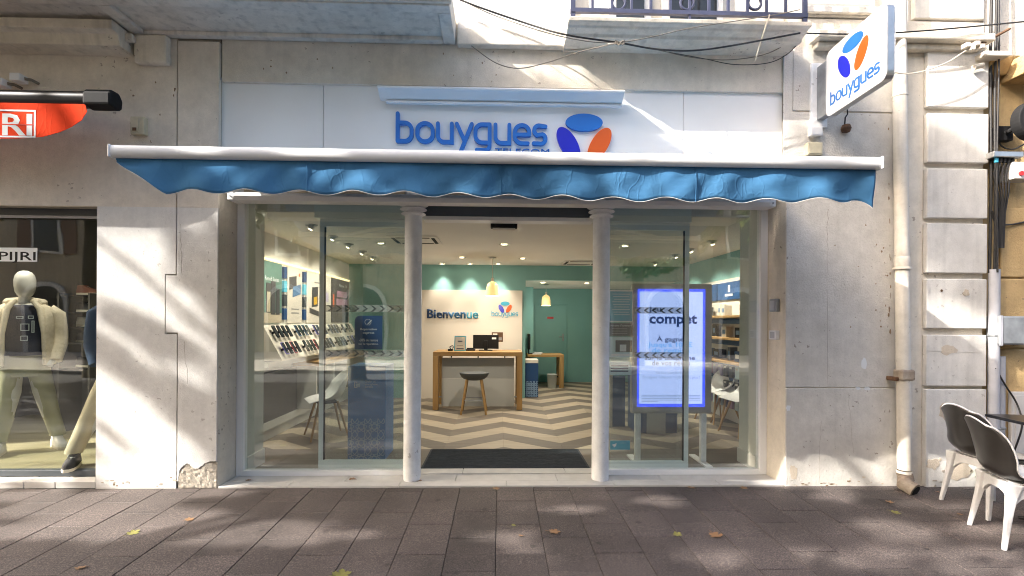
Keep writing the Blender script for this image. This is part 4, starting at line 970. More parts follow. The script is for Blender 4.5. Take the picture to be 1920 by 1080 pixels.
# rusty rod and broken bracket at the ledge end
rp = thing('rusty_rod', 'rusty iron rod sticking up from the broken ledge end', 'iron rod', at(1830, 85, -.1))
MB().tube([at(1822, 92, -.1), at(1893, 54, -.1)], .011, 8).build('rod', 'rust', rp)
fx = thing('cable_anchor', 'pale plastic cable anchor with insulators at the ledge end', 'cable anchor', at(1830, 100, -.08))
for k in range(4):
    a = at(1806 + 9 * k, 88 - 1.5 * k + (k % 2) * 7, -.14); MB().box(a.x - .012, a.x + .03, -.18, -.1305, a.z - .02, a.z + .018).build('insulator', 'cable_pale', fx, bev=.006)
a = at(1860, 105, -.08); MB().box(a.x - .1, a.x + .12, -.12, .0, a.z - .02, a.z + .025).build('bracket', 'cable_pale', fx, bev=.008)
a = at(1838, 123, -.08); MB().tube([(a.x - .05, -.07, a.z - .012), (a.x + .03, -.07, a.z + .01)], .022, 10).build('sleeve', 'cable_pale', fx)
wire([(1858, 130, -.03), (1866, 200, .02), (1870, 262, .03), (1895, 280, .0), (1925, 268, -.02)], .007, 'cable', 'black cable looping below the round black sign')
wire([(1860, 395, -.04), (1868, 418, -.02), (1895, 421, .02), (1930, 414, .03)], .008, 'cable', 'black cable leaving the bundle across the sandstone')
wire([(1866, 690, -.06), (1885, 722, -.05), (1908, 760, -.04), (1916, 800, -.1), (1900, 850, -.02)], .007, 'cable', 'black cable hanging in a loop behind the cafe table')
r_ = rect(1897, 735, 1960, 862, .0); t_ = thing('utility_hatch', 'pale painted utility hatch low on the sandstone wall', 'hatch', (r_[0], 0, r_[2]))
MB().box(r_[0], r_[1], .0, .034, r_[2], r_[3]).build('frame', 'alarm', t_, bev=.006)
MB().box(r_[0] + .03, r_[1] - .03, -.006, -.0005, r_[2] + .03, r_[3] - .03).build('door', 'alarm', t_, bev=.004)
wd = thing('weed', 'small green weed growing at the foot of the wall', 'plant', ong(1838, 912))
mbw = MB()
for k in range(14):
    a = rnd.uniform(0, 6.28); h_ = rnd.uniform(.02, .16); p = Vector(wd.location) + Vector((.05 * math.cos(a), -.02 + .03 * math.sin(a), h_)); s = rnd.uniform(.02, .04); q = Vector((math.cos(a), math.sin(a), .4)) * s; e = Vector((-math.sin(a), math.cos(a), .2)) * s * .7
    mbw.add([p - q, p - e, p + q, p + e], [(0, 1, 2, 3)])
mbw.build('foliage', 'weed', wd)
MB().tube([wd.location, Vector(wd.location) + Vector((0, -.02, .14))], [.006, .003], 5).build('stem', 'weed', wd)

# ================================================================== terrace chairs and table
def surf(prof, m_, nv=14, th=.006):
    """chair shell: prof rows (y, z, half width, curl forward, curl up)"""
    vs_, fs_ = [], []
    for (y, z, hw, cf, cu) in prof:
        for j in range(nv + 1):
            v = -1 + 2 * j / nv; vs_.append((v * hw, y + cf * v * v, z + cu * v * v))
    for i in range(len(prof) - 1):
        for j in range(nv): k = i * (nv + 1) + j; fs_.append((k, k + 1, k + nv + 2, k + nv + 1))
    return vs_, fs_
def dense(prof, n=5):
    out = []
    for i in range(len(prof) - 1):
        a, b, c_, d = prof[max(i - 1, 0)], prof[i], prof[i + 1], prof[min(i + 2, len(prof) - 1)]
        for k in range(n):
            t = k / n; out.append(tuple(.5 * (2 * b[q] + (-a[q] + c_[q]) * t + (2 * a[q] - 5 * b[q] + 4 * c_[q] - d[q]) * t * t + (-a[q] + 3 * b[q] - 3 * c_[q] + d[q]) * t ** 3) for q in range(len(b))))
    out.append(prof[-1]); return out
def terrace_chair(label):
    t = thing('terrace_chair', label, 'chair', (0, 0, 0), 'plastic chairs on the cafe terrace')
    pro = dense([(.225, .425, .18, 0, .0), (.15, .44, .20, 0, .005), (.0, .425, .207, 0, .02), (-.13, .42, .202, .02, .04), (-.205, .47, .198, .06, .03), (-.235, .57, .197, .085, .0), (-.262, .685, .188, .08, -.01), (-.288, .77, .16, .055, -.025), (-.298, .80, .12, .03, -.04)])
    a, f_ = surf(pro, None); s = MB().add(a, f_).build('shell', 'chair_dark', t, smooth=70)
    m_ = s.modifiers.new('thick', 'SOLIDIFY'); m_.thickness = .007; m_.offset = 1
    pro2 = [(y + .006, z + .004, hw * .985, cf, cu) for (y, z, hw, cf, cu) in pro]
    a, f_ = surf(pro2, None); s2 = MB().add(a, f_).build('seat', 'chair_white', t, smooth=70)
    m_ = s2.modifiers.new('thick', 'SOLIDIFY'); m_.thickness = .003; m_.offset = -1
    n_ = 15; rim = [a[i * n_] for i in range(len(pro2))] + a[-n_:] + [a[i * n_ + n_ - 1] for i in range(len(pro2) - 1, -1, -1)]
    MB().tube(rim, .006, 6).build('rim', 'chair_white', t, smooth=70)
    zb_ = .40
    for sx in (-1, 1):
        for sy in (-1, 1):
            top = Vector((sx * .15, sy * .14 + .0, zb_ + .012)); ft_ = Vector((sx * .195, sy * .205, 0))
            def ringq(c, w1, d1, z): return [(c.x - w1, c.y - d1, z), (c.x + w1, c.y - d1, z), (c.x + w1, c.y + d1, z), (c.x - w1, c.y + d1, z)]
            v_ = []
            for k in range(6):
                q = k / 5; c_ = ft_.lerp(top, q); w1 = .012 + .011 * q + .016 * max(0, q - .75) * 4; v_ += ringq(c_, w1, w1, c_.z)
            fs = [(0, 3, 2, 1), (20, 21, 22, 23)] + [(4 * i + j, 4 * i + (j + 1) % 4, 4 * i + 4 + (j + 1) % 4, 4 * i + 4 + j) for i in range(5) for j in range(4)]
            MB().add(v_, fs).build('leg', 'chair_white', t, bev=.007)
    def arch(w_, h_=.055):
        top = [(w_ * (k / 8 * 2 - 1), zb_ + .004) for k in range(9)]
        bot = [(w_ * (k / 8 * 2 - 1), zb_ - h_ - .07 * abs(k / 8 * 2 - 1) ** 3) for k in range(8, -1, -1)]
        return top + bot
    for sy in (-1, 1): MB().xz(arch(.15), sy * .145 - .012, sy * .145 + .012).build('apron', 'chair_white', t, bev=.005)
    for sx in (-1, 1): MB().yz(arch(.14), sx * .155 - .012, sx * .155 + .012).build('apron', 'chair_white', t, bev=.005)
    MB().box(-.14, .14, -.13, .13, zb_ + .005, zb_ + .013).build('seat_support', 'chair_white', t)
    return t
c2 = terrace_chair('dark backed plastic chair with white legs standing out on the slabs')
def place(root, feet, face):
    f_ = Vector(face).normalized(); mid = Vector(feet) + Vector((f_.x, f_.y)) * .205
    root.location = (mid.x, mid.y, gz(mid.y)); root.rotation_euler = (math.atan(SLOPE) * .0, 0, math.atan2(f_.y, f_.x) - math.pi / 2)
a_, b_ = ong(1821, 984), ong(1878, 1032); mid2 = ((a_.x + b_.x) / 2, (a_.y + b_.y) / 2)
place(c2, mid2, (.93, -.36))
a_, b_ = ong(1768, 940), ong(1848, 974); mid1 = ((a_.x + b_.x) / 2, (a_.y + b_.y) / 2)
c1 = copy_thing(c2, (0, 0, 0), 0, 'dark backed plastic chair with white legs close to the pilaster wall')
place(c1, mid1, (1, -.05))
TB = thing('cafe_table', 'black square cafe table top on a curved black leg', 'table', (3.95, -.7, gz(-.7)), None)
tc0 = onz(1846, 778, .71); ang = R(-8)
def tq(a, b): return (tc0.x + a * math.cos(ang) - b * math.sin(ang), tc0.y + a * math.sin(ang) + b * math.cos(ang))
MB().xy([tq(0, 0), tq(0, -.68), tq(.68, -.68), tq(.68, 0)], .697, .72).build('table_top', 'black_metal', TB, bev=.006)
cx_, cy2 = tq(.34, -.34)
MB().tube([(cx_, cy2, gz(cy2) + .02), (cx_, cy2, .69)], .028, 12).build('column', 'black_metal', TB, smooth=50)
for a in range(4):
    d_ = Vector((math.cos(ang + a * math.pi / 2 + .78), math.sin(ang + a * math.pi / 2 + .78), 0))
    MB().tube([Vector((cx_, cy2, gz(cy2) + .06)), Vector((cx_, cy2, gz(cy2) + .05)) + d_ * .15, Vector((cx_, cy2, gz(cy2) + .012)) + d_ * .3], .014, 8).build('leg', 'black_metal', TB, smooth=50)

# ================================================================== fallen leaves
def leaf_mesh(k):
    r_ = random.Random(k); n_ = 30; rim = []
    for i in range(n_):
        a = 2 * math.pi * i / n_; lob = .55 + .45 * abs(math.cos(2.5 * a)) ** .7 + .08 * math.cos(15 * a) * r_.random(); rim.append((.5 * lob * math.cos(a), .5 * lob * math.sin(a)))
    cz = r_.uniform(.1, .5); vs_ = [(0, 0, .02)] + [(x * .5, y * .5, .02 + cz * .3 * x * x) for x, y in rim] + [(x, y, cz * (x * x * 1.2) + .3 * r_.random() * abs(y) * (1 if y > 0 else .2)) for x, y in rim]
    fs_ = [(0, 1 + i, 1 + (i + 1) % n_) for i in range(n_)] + [(1 + i, 1 + n_ + i, 1 + n_ + (i + 1) % n_, 1 + (i + 1) % n_) for i in range(n_)]
    b = MB().add(vs_, fs_); b.tube([(-.2, 0, .02), (-.5, .05, .03), (-.8, .02, .06)], .015, 5); me = b.mesh('leaf', True); return me
LM = [leaf_mesh(k) for k in range(5)]
leaves = [(250, 1000, .09, 'y', 'pale green fallen leaf flat on a slab before the cracked pillar'), (355, 975, .075, 'd', 'tan fallen leaf on the sunlit wedge of paving'), (465, 901, .06, 'd', 'small orange leaf in the corner of the entrance step'),
          (661, 899, .075, 'd', 'brown crumpled leaf on the step under the glass door'), (782, 901, .10, 'd', 'curled brown leaf against the foot of a column'), (930, 917, .075, 'd', 'orange brown leaf at the step edge before the doormat'),
          (1040, 998, .10, 'd', 'folded tan leaf lying on the paving before the entrance'), (976, 1005, .04, 'd', 'tiny orange leaf scrap beside the folded tan leaf'), (963, 986, .04, 'y', 'tiny green leaf scrap on the paving before the doormat'),
          (1270, 1003, .075, 'y', 'yellow green leaf standing up on a paving joint'), (1342, 1005, .11, 'd', 'wide tan leaf lying next to the yellow green leaf'), (1296, 915, .085, 'd', 'brown leaf on the step edge before the bright screen'),
          (1395, 916, .075, 'd', 'brown leaf on the step edge near the wall corner'), (1667, 942, .07, 'd', 'orange leaf lying before the downpipe foot'), (1679, 962, .075, 'y', 'bright yellow leaf lying before the downpipe foot'),
          (1758, 923, .05, 'd', 'small orange leaf at the foot of the pilaster'), (1800, 965, .045, 'd', 'small orange leaf beneath the terrace chairs'), (640, 1079, .13, 'y', 'large yellow green leaf at the joint of four slabs'), (150, 1066, .07, 'd', 'orange leaf scrap caught in a dark paving joint')]
for k, (px, py, s, c, lab) in enumerate(leaves):
    p = ong(px, py) if not (893 < py < 912 and 410 < px < 1470) else onz(px, py, .013)
    if p.y > -.003 and p.y < .3: p.z = .013
    o = bpy.data.objects.new('fallen_leaf', LM[k % 5].copy()); col.objects.link(o); o.data.materials.append(M['leaf_dry' if c == 'd' else 'leaf_yellow'])
    o.location = (p.x, p.y, p.z + .003); o.scale = (s * .82, s * .82, s * .82); o.rotation_euler = (rnd.uniform(-.1, .1), rnd.uniform(-.1, .1), rnd.uniform(0, 6.28)); tag(o, lab, 'leaf', 'fallen leaves')

# ================================================================== SHOP INTERIOR THINGS
def fl_at(px, py): return onz(px, py, FZ)
# cream welcome panel with lettering
pa = rect(770, 544, 979, 745, YB - .03)
WP = thing('welcome_panel', 'cream wall panel with raised greeting and emblem behind the counter', 'wall panel', (pa[0], YB, FZ))
MB().box(-1.62, pa[1], YB - .04, YB - .0005, FZ + .001, pa[3]).build('board', 'panel', WP, bev=.003)
y_ = YB - .0405
gr_ = bpy.data.materials.new('greeting_gradient'); gr_.use_nodes = True
def lettercol(name, c): return mat(name, c, .5)
M['w1'] = lettercol('greeting_navy', (.015, .05, .13)); M['w2'] = lettercol('greeting_blue', (.03, .12, .24)); M['w3'] = lettercol('greeting_teal', (.06, .28, .38))
bw = at(801, 596, y_); be = at(897, 596, y_); kx = 0
full = be.x - bw.x
def tw_(q):
    cu = bpy.data.curves.new('t', 'FONT'); cu.body = q; cu.offset = .025; ob = bpy.data.objects.new('t', cu); me = bpy.data.meshes.new_from_object(ob); v = max(p.co.x for p in me.vertices); u = min(p.co.x for p in me.vertices)
    bpy.data.objects.remove(ob); bpy.data.curves.remove(cu); bpy.data.meshes.remove(me); return u, v
k_ = full / (tw_('Bienvenue')[1] - tw_('B')[0])
for pre, s_, m_ in (('', 'Bien', 'w1'), ('Bien', 'ven', 'w2'), ('Bienven', 'ue', 'w3')):
    x_ = bw.x + k_ * (tw_(pre + s_)[1] - (tw_(s_)[1] - tw_(s_)[0]) - tw_('B')[0])
    text(s_, 'lettering', m_, WP, (x_, y_, bw.z), size=k_, depth=.015, bold=.025)
pl = at(922, 592, y_); u3 = (at(971, 592, y_).x - pl.x) / 8.1
logotype(WP, lambda x, y, d: (pl.x + u3 * x, y_ - d, pl.z + u3 * y), .006, 'text_cyan', .1, split=False)
pe = at(947, 578, y_); petals(WP, lambda x, y, d: (pe.x + x, y_ - d, pe.z + y), .006, 0, -.01, .078, ('text_cyan', 'deep_blue', 'orange'))
# counter
p0 = fl_at(811, 769); p1 = fl_at(979, 769); yc = p0.y; zt_ = at(895, 660, yc).z
CT = thing('oak_counter', 'tall oak counter with grey privacy panel facing the entrance', 'counter', ((p0.x + p1.x) / 2, yc, FZ))
dpt = .62
MB().box(p0.x, p1.x, yc, yc + dpt, zt_ - .065, zt_).build('top', 'oak', CT, bev=.004)
for xa in (p0.x, p1.x - .085):
    for ya in (yc, yc + dpt - .085): MB().box(xa, xa + .085, ya, ya + .085, FZ + .001, zt_ - .066).build('leg', 'oak_z', CT, bev=.004)
pp = rect(828, 671, 964, 762, yc + .14)
MB().box(pp[0], pp[1], yc + .14, yc + .165, pp[2] + (pp[3] - pp[2]) * .58, pp[3]).build('privacy_panel', 'grey_board', CT, bev=.003)
MB().box(pp[0], pp[1], yc + .14, yc + .165, pp[2], pp[2] + (pp[3] - pp[2]) * .577).build('privacy_panel', 'light_board', CT, bev=.003)
for k in range(3): x = pp[0] + .15 + k * (pp[1] - pp[0] - .3) / 2; MB().box(x - .01, x + .01, yc + .145, yc + .16, pp[3] + .0005, zt_ - .0665).build('bracket', 'black', CT)
MB().tube([(p0.x + .05, yc + .3, .18), (p1.x - .05, yc + .3, .18)], .012, 8).build('rail', 'galv', CT)
# stool
sf_ = fl_at(888, 777); xs_, ys_ = sf_.x, sf_.y + .12
ST = thing('bar_stool', 'grey seated bar stool with splayed oak legs before the counter', 'stool', (xs_, ys_, FZ))
zs_ = at(888, 703, ys_).z
prof = dense([(.0, -.02, .16), (.0, 0, .19)], 2)
mb = MB(); rings = []
for r_, z in ((.10, -.075), (.16, -.055), (.20, -.02), (.215, .01), (.222, .035), (.205, .03), (.17, .008), (.08, -.006), (.01, -.008)): rings.append(((xs_, ys_, zs_ + z), r_, r_ * .85))
MB().loft(rings, 28).build('seat', 'grey_seat', ST, smooth=60)
for sx in (-1, 1):
    for sy in (-1, 1): MB().tube([(xs_ + sx * .105, ys_ + sy * .09, zs_ - .06), (xs_ + sx * .185, ys_ + sy * .165, FZ + .001)], [.02, .015], 8).build('leg', 'oak_z', ST, smooth=60)
zf_ = FZ + .21
MB().tube([(xs_ - .16, ys_ - .14, zf_), (xs_ + .16, ys_ - .14, zf_), (xs_ + .16, ys_ + .14, zf_), (xs_ - .16, ys_ + .14, zf_), (xs_ - .16, ys_ - .14, zf_)], .007, 6).build('footrest', 'galv', ST)
# things on the counter
ym = yc + .38; r_ = rect(887, 628, 935, 654, ym)
t_ = thing('monitor', 'black computer monitor seen from behind on the oak counter', 'monitor', ((r_[0] + r_[1]) / 2, ym, zt_))
MB().box(r_[0], r_[1], ym, ym + .035, r_[2], r_[3]).build('screen_housing', 'black', t_, bev=.006)
MB().box((r_[0] + r_[1]) / 2 - .03, (r_[0] + r_[1]) / 2 + .03, ym - .03, ym - .0005, zt_ + .012, r_[2] + .14).build('stand', 'black', t_, bev=.006)
MB().box((r_[0] + r_[1]) / 2 - .11, (r_[0] + r_[1]) / 2 + .11, ym - .09, ym + .09, zt_ + .001, zt_ + .0115).build('foot', 'black', t_, bev=.003)
MB().box(r_[1] - .11, r_[1] - .04, ym - .0025, ym - .0005, r_[3] - .07, r_[3] - .04).build('sticker', 'text_white', t_)
yt = yc + .2; r_ = rect(850, 630, 873, 658, yt)
t_ = thing('notice_stand', 'white notice with blue border standing on the counter', 'notice', (r_[0], yt, zt_))
MB().xz([(r_[0] + .01, zt_ + .001), (r_[1], zt_ + .001), (r_[1] + .01, r_[3]), (r_[0] + .02, r_[3])], yt, yt + .008).build('frame', 'poster_teal', t_)
MB().xz([(r_[0] + .025, zt_ + .016), (r_[1] - .012, zt_ + .016), (r_[1] - .004, r_[3] - .014), (r_[0] + .033, r_[3] - .014)], yt - .002, yt - .0004).build('sheet', 'light_board', t_)
MB().box(r_[0] + .05, r_[1] - .03, yt - .0032, yt - .0021, zt_ + .03, zt_ + .045).build('print', 'text_dark', t_); MB().box(r_[0] + .07, r_[1] - .05, yt - .0032, yt - .0021, zt_ + .15, zt_ + .165).build('print', 'text_dark', t_)
MB().box(r_[0] + .06, r_[1] - .04, yt - .0032, yt - .0021, zt_ + .085, zt_ + .092).build('print', 'text_grey', t_)
MB().box(r_[0] + .02, r_[1], yt + .0085, yt + .08, zt_ + .001, zt_ + .01).build('foot', 'poster_teal', t_)
c = at(845, 652, yt); t_ = thing('barcode_scanner', 'black hand scanner with coiled lead on the counter', 'scanner', (c.x, yt, zt_))
MB().box(c.x - .05, c.x + .03, yt + .02, yt + .08, zt_ + .001, zt_ + .03).build('base', 'black', t_, bev=.006)
MB().tube([(c.x, yt + .05, zt_ + .031), (c.x - .02, yt + .05, zt_ + .06), (c.x + .02, yt + .05, zt_ + .085), (c.x + .045, yt + .05, zt_ + .06), (c.x + .02, yt + .05, zt_ + .04)], .008, 6).build('lead', 'black', t_, smooth=60)
c = at(885, 656, yt + .1); t_ = thing('desk_phone', 'flat black telephone beside the monitor', 'telephone', (c.x, yt + .1, zt_))
MB().box(c.x - .1, c.x + .05, yt + .06, yt + .2, zt_ + .001, zt_ + .025).build('base', 'black', t_, bev=.006)
MB().tube([(c.x - .08, yt + .1, zt_ + .035), (c.x + .03, yt + .1, zt_ + .035)], .012, 8).build('handset', 'black', t_)
r_ = rect(922, 623, 943, 641, y_); t_ = thing('wall_notice', 'small brown notice pinned on the cream panel', 'notice', (r_[0], y_, r_[2]))
MB().box(r_[0], r_[1], y_ - .004, y_ - .0003, r_[2], r_[3]).build('sheet', 'rust', t_); MB().box(r_[0] + .02, r_[1] - .1, y_ - .006, y_ - .0042, r_[3] - .06, r_[3] - .02).build('print', 'panel', t_)
MB().box(r_[0] + .05, r_[1] - .02, y_ - .006, y_ - .0042, r_[2] + .03, r_[3] - .09).build('print', 'text_grey', t_)

# ---- lamps
WARM = (1, .89, .73)
M['bulb'] = mat('lamp_glow', (1, .9, .7), .5, emit=(1, .78, .42), estr=3)
M['shade_glow'] = mat('lit_glass_shade', (.7, .52, .28), .4, emit=(1, .60, .22), estr=.22)
M['spot_glow'] = mat('downlight_glow', (1, .9, .7), .5, emit=(1, .84, .58), estr=5)
def pendant(px, pyc, py0, py1, zc, label):
    d = ray(px, pyc); c = CAM + d * ((zc - CAM.z) / d.z); d2 = at(px, py0, c.y); d3 = at(px, py1, c.y); w_ = .098 if zc == CZ else .09
    t = thing('pendant_lamp', label, 'pendant lamp', (c.x, c.y, d3.z), 'lit pendant lamps in the shop'); h_ = d2.z - d3.z
    MB().lathe([(.004, 0), (.004, zc - d2.z - .02)], (c.x, c.y, d2.z + .0), 6).build('cord', 'panel', t)
    MB().lathe([(.055, 0), (.05, .018)], (c.x, c.y, zc - .0185), 16).build('ceiling_cap', 'grey_board', t)
    MB().lathe([(w_, 0), (w_ * .97, h_ * .5), (w_ * .82, h_ * .82), (w_ * .45, h_ * .97), (.02, h_)], (c.x, c.y, d3.z), 24, False).build('shade', 'shade_glow', t, smooth=60)
    MB().lathe([(.02, .0), (.022, .05), (.01, .06)], (c.x, c.y, d2.z + .001), 12).build('socket', 'panel', t)
    MB().lathe([(.005, -.06), (.05, -.035), (.06, 0), (.045, .04), (.015, .065)], (c.x, c.y, d3.z + h_ * .42), 16).build('bulb', 'bulb', t, smooth=60)
    l = bpy.data.lights.new('pendant_light', 'POINT'); l.energy = 5; l.color = WARM; l.shadow_soft_size = .06
    lo = bpy.data.objects.new('pendant_light', l); col.objects.link(lo); lo.parent = t; lo.location = (0, 0, -.05)
pendant(923.5, 482, 528, 555, CZ, 'bell shaped glowing pendant lamp over the oak counter')
pendant(1024, 533, 553, 573, zA, 'smaller bell shaped glowing pendant lamp in the teal alcove')
def downlight(x, y, zc, label, aim=None, e=26, ang=95, tilt=False):
    t = thing('ceiling_downlight', label, 'downlight', (x, y, zc - .02), 'downlights in the shop ceiling')
    MB().lathe([(.04, 0), (.06, -.004), (.062, .006), (.045, .012)], (x, y, zc - .0125), 18, False).build('trim', 'light_board', t, smooth=60)
    if tilt:
        v = (Vector(aim) - Vector((x, y, zc))).normalized(); MB().tube([Vector((x, y, zc - .002)), Vector((x, y, zc - .02)) + v * .03], [.034, .026], 14).build('head', 'light_board', t)
        MB().tube([Vector((x, y, zc - .02)) + v * .0305, Vector((x, y, zc - .02)) + v * .033], .024, 14).build('lamp', 'spot_glow', t); src = Vector((x, y, zc - .02)) + v * .07
    else:
        MB().lathe([(.043, -.006), (.043, -.003)], (x, y, zc - .001), 16).build('lamp', 'spot_glow', t); src = Vector((x, y, zc - .03))
    l = bpy.data.lights.new('downlight_beam', 'SPOT'); l.energy = e; l.color = WARM; l.spot_size = R(ang); l.spot_blend = .8; l.shadow_soft_size = .04
    lo = bpy.data.objects.new('downlight_beam', l); col.objects.link(lo); lo.parent = t; lo.location = src - Vector((x, y, zc - .02))
    v = (Vector(aim) - src) if aim else Vector((0, 0, -1)); lo.rotation_euler = v.to_track_quat('-Z', 'Y').to_euler()
E_ = .5
rowL = 'tilted spotlight in the ceiling row along the phone wall'; rowR = 'tilted spotlight in the ceiling row along the accessory shelves'
for yy in (1.05, 1.7, 2.3, 2.93, 3.5): downlight(-1.97, yy, CZ, rowL, (XL + .1, yy + .15, 1.6), 23 * E_, 100, True)
for yy in (1.75, 2.4, 2.95, 3.9): downlight(2.6, yy, CZ, rowR, (XR - .1, yy + .1, 1.4), 36 * E_, 95, True)
for (px, py), lab in (((714, 455), 'round downlight in the ceiling between phone wall and counter'), ((945, 457), 'round downlight in the ceiling on the entrance axis'), ((866, 482), 'round downlight in the ceiling before the greeting letters'), ((980, 484), 'round downlight in the ceiling before the wall emblem'), ((1172, 460), 'round downlight in the ceiling above the bright screen')):
    p = onz(px, py, CZ); downlight(p.x, p.y, CZ, lab, None, 34 * E_, 120)
for px in (829, 881, 934):
    p = onz(px, 494, CZ); downlight(p.x, p.y, CZ, 'dark rimmed wall washer in the row above the greeting', (p.x, YB - .02, 1.35), 20 * E_, 70)
for (px, py), lab in (((1018, 530), 'round downlight near the alcove edge'), ((1100, 531), 'round downlight further along the alcove ceiling')):
    p = onz(px, py, zA); downlight(p.x, max(p.y, YB + .4), zA, lab, None, 16 * E_, 110)
for (pa_, pb_, qa, qb), lab in (((738, 820, 442, 457), 'square ceiling air vent between the left spotlights and the counter'.replace('left ', '')), ((1064, 1112, 488, 496), 'square ceiling air vent near the teal alcove')):
    p = onz((pa_ + pb_) / 2, (qa + qb) / 2, CZ); w_ = .3; t = thing('ceiling_vent', lab, 'air vent', (p.x, p.y, CZ))
    MB().box(p.x - w_, p.x + w_, p.y - w_, p.y + w_, CZ - .012, CZ - .0005).build('frame', 'ceiling', t, bev=.003)
    for k in (-1, 1):
        MB().box(p.x - .2, p.x + .2, p.y + k * .2 - .02, p.y + k * .2 + .02, CZ - .016, CZ - .0125).build('slot', 'black', t); MB().box(p.x + k * .24 - .02, p.x + k * .24 + .02, p.y - .2, p.y + .2, CZ - .0165, CZ - .0125).build('slot', 'black', t)

# ---- alcove: desk, bin, kiosk box, door
p0 = fl_at(1057, 728); yd = p0.y; zd = at(1020, 665, yd).z
t = thing('alcove_desk', 'small oak desk standing in the teal alcove', 'desk', (p0.x, yd, FZ)); xd0 = xA + .12
MB().box(xd0, p0.x, yd, yd + .55, zd - .05, zd).build('top', 'oak', t, bev=.004)
for ya in (yd, yd + .47): MB().box(p0.x - .09, p0.x, ya, ya + .08, FZ + .001, zd - .051).build('leg', 'oak_z', t, bev=.003)
MB().box(xd0, xd0 + .08, yd + .47, yd + .55, FZ + .001, zd - .051).build('leg', 'oak_z', t, bev=.003)
c = fl_at(1036, 729); t = thing('waste_bin', 'pale grey waste bin beneath the alcove desk', 'bin', (c.x, c.y + .11, FZ))
MB().lathe([(.085, .001), (.088, .01), (.105, .28), (.11, .285), (.104, .29), (.098, .27), (.08, .012)], (c.x, c.y + .11, FZ), 24).build('body', 'light_board', t, smooth=50)
MB().tube([(c.x + .11, c.y + .11, FZ + .25), (c.x + .125, c.y + .11, FZ + .22)], .012, 8).build('grip', 'black', t)
def capsules(mb, x0, x1, z0, z1, y, s=.075, wl=.0045):
    """print: interlaced long rings set on a triangular lattice"""
    row = 0; z = z0
    while z < z1:
        x = x0 + (0 if row % 2 == 0 else s * .5)
        while x < x1:
            for ang in (60, -60, 0) if row % 2 == 0 else (60, -60):
                pts = []; a_, b_ = s * .42, s * .19
                for i in range(15):
                    th_ = 2 * math.pi * i / 14; px, pz_ = a_ * math.cos(th_), b_ * math.sin(th_); c_, q_ = math.cos(R(ang)), math.sin(R(ang))
                    pts.append((px * c_ - pz_ * q_ + x, px * q_ + pz_ * c_ + z))
                for (u, v_), (u2, v2) in zip(pts, pts[1:]):
                    if min(u, u2) < x0 or max(u, u2) > x1 or min(v_, v2) < z0 or max(v_, v2) > z1: continue
                    d_ = Vector((u2 - u, v2 - v_)).normalized() * wl / 2
                    mb.add([(u - d_.y, y, v_ + d_.x), (u2 - d_.y, y, v2 + d_.x), (u2 + d_.y, y, v2 - d_.x), (u + d_.y, y, v_ - d_.x)], [(0, 1, 2, 3)])
            x += s
        z += s * .62; row += 1
    return mb
k0 = fl_at(984, 745); k1 = fl_at(1009, 745); zk = at(996, 681, k0.y).z
t = thing('brochure_stand', 'navy cardboard stand with pale ring pattern beside the cream panel', 'display stand', (k0.x, k0.y, FZ))
MB().box(k0.x + .01, k1.x, k0.y, k0.y + .35, FZ + .001, zk).build('body', 'navy', t, bev=.004); MB().box(k0.x + .01, k1.x, k0.y - .005, k0.y + .36, zk + .001, zk + .06).build('tray', 'panel', t, bev=.004)
capsules(MB(), k0.x + .015, k1.x - .005, FZ + .01, FZ + .3, k0.y - .001, .06, .006).build('pattern', 'pattern', t)
c = at(1000, 655, yd + .2); t = thing('alcove_monitor', 'black monitor and papers standing on the alcove desk', 'monitor', (c.x, yd + .2, zd)); 
MB().box(xd0 + .02, xd0 + .06, yd + .05, yd + .45, zd + .1, zd + .42).build('screen_housing', 'black', t, bev=.005); MB().box(xd0 + .02, xd0 + .12, yd + .15, yd + .35, zd + .001, zd + .012).build('foot', 'black', t); MB().box(xd0 + .025, xd0 + .05, yd + .22, yd + .28, zd + .013, zd + .099).build('stand', 'black', t)
t = thing('paper_stack', 'loose white papers at the end of the alcove desk', 'papers', (xd0 + .2, yd + .1, zd))
for k in range(3): MB().box(xd0 + .1 + .02 * k, xd0 + .28 + .02 * k, yd + .03 + .02 * k, yd + .2 + .03 * k, zd + .001 + .012 * k, zd + .012 + .012 * k).build('sheet', 'light_board', t)
r_ = rect(1004, 573, 1062, 716, YF); t = thing('teal_door', 'plain teal door with a small red plate in the alcove wall', 'door', (r_[0], YF, FZ))
MB().box(r_[0] - .03, r_[1] + .03, YF - .012, YF - .0005, FZ + .001, r_[3] + .03).build('frame', 'teal', t, bev=.004); MB().box(r_[0], r_[1], YF - .022, YF - .0125, FZ + .006, r_[3]).build('leaf', 'teal', t, bev=.003)
MB().box(r_[1] - .1, r_[1] - .06, YF - .03, YF - .0225, .95, 1.12).build('handle_plate', 'galv', t, bev=.003); MB().tube([(r_[1] - .08, YF - .0305, 1.05), (r_[1] - .08, YF - .06, 1.05), (r_[1] - .18, YF - .06, 1.05)], .01, 8).build('handle', 'galv', t)
q = rect(1026, 594, 1038, 598, YF - .03); MB().box(q[0], q[1], YF - .026, YF - .0225, q[2], q[3]).build('plate', 'red', t)

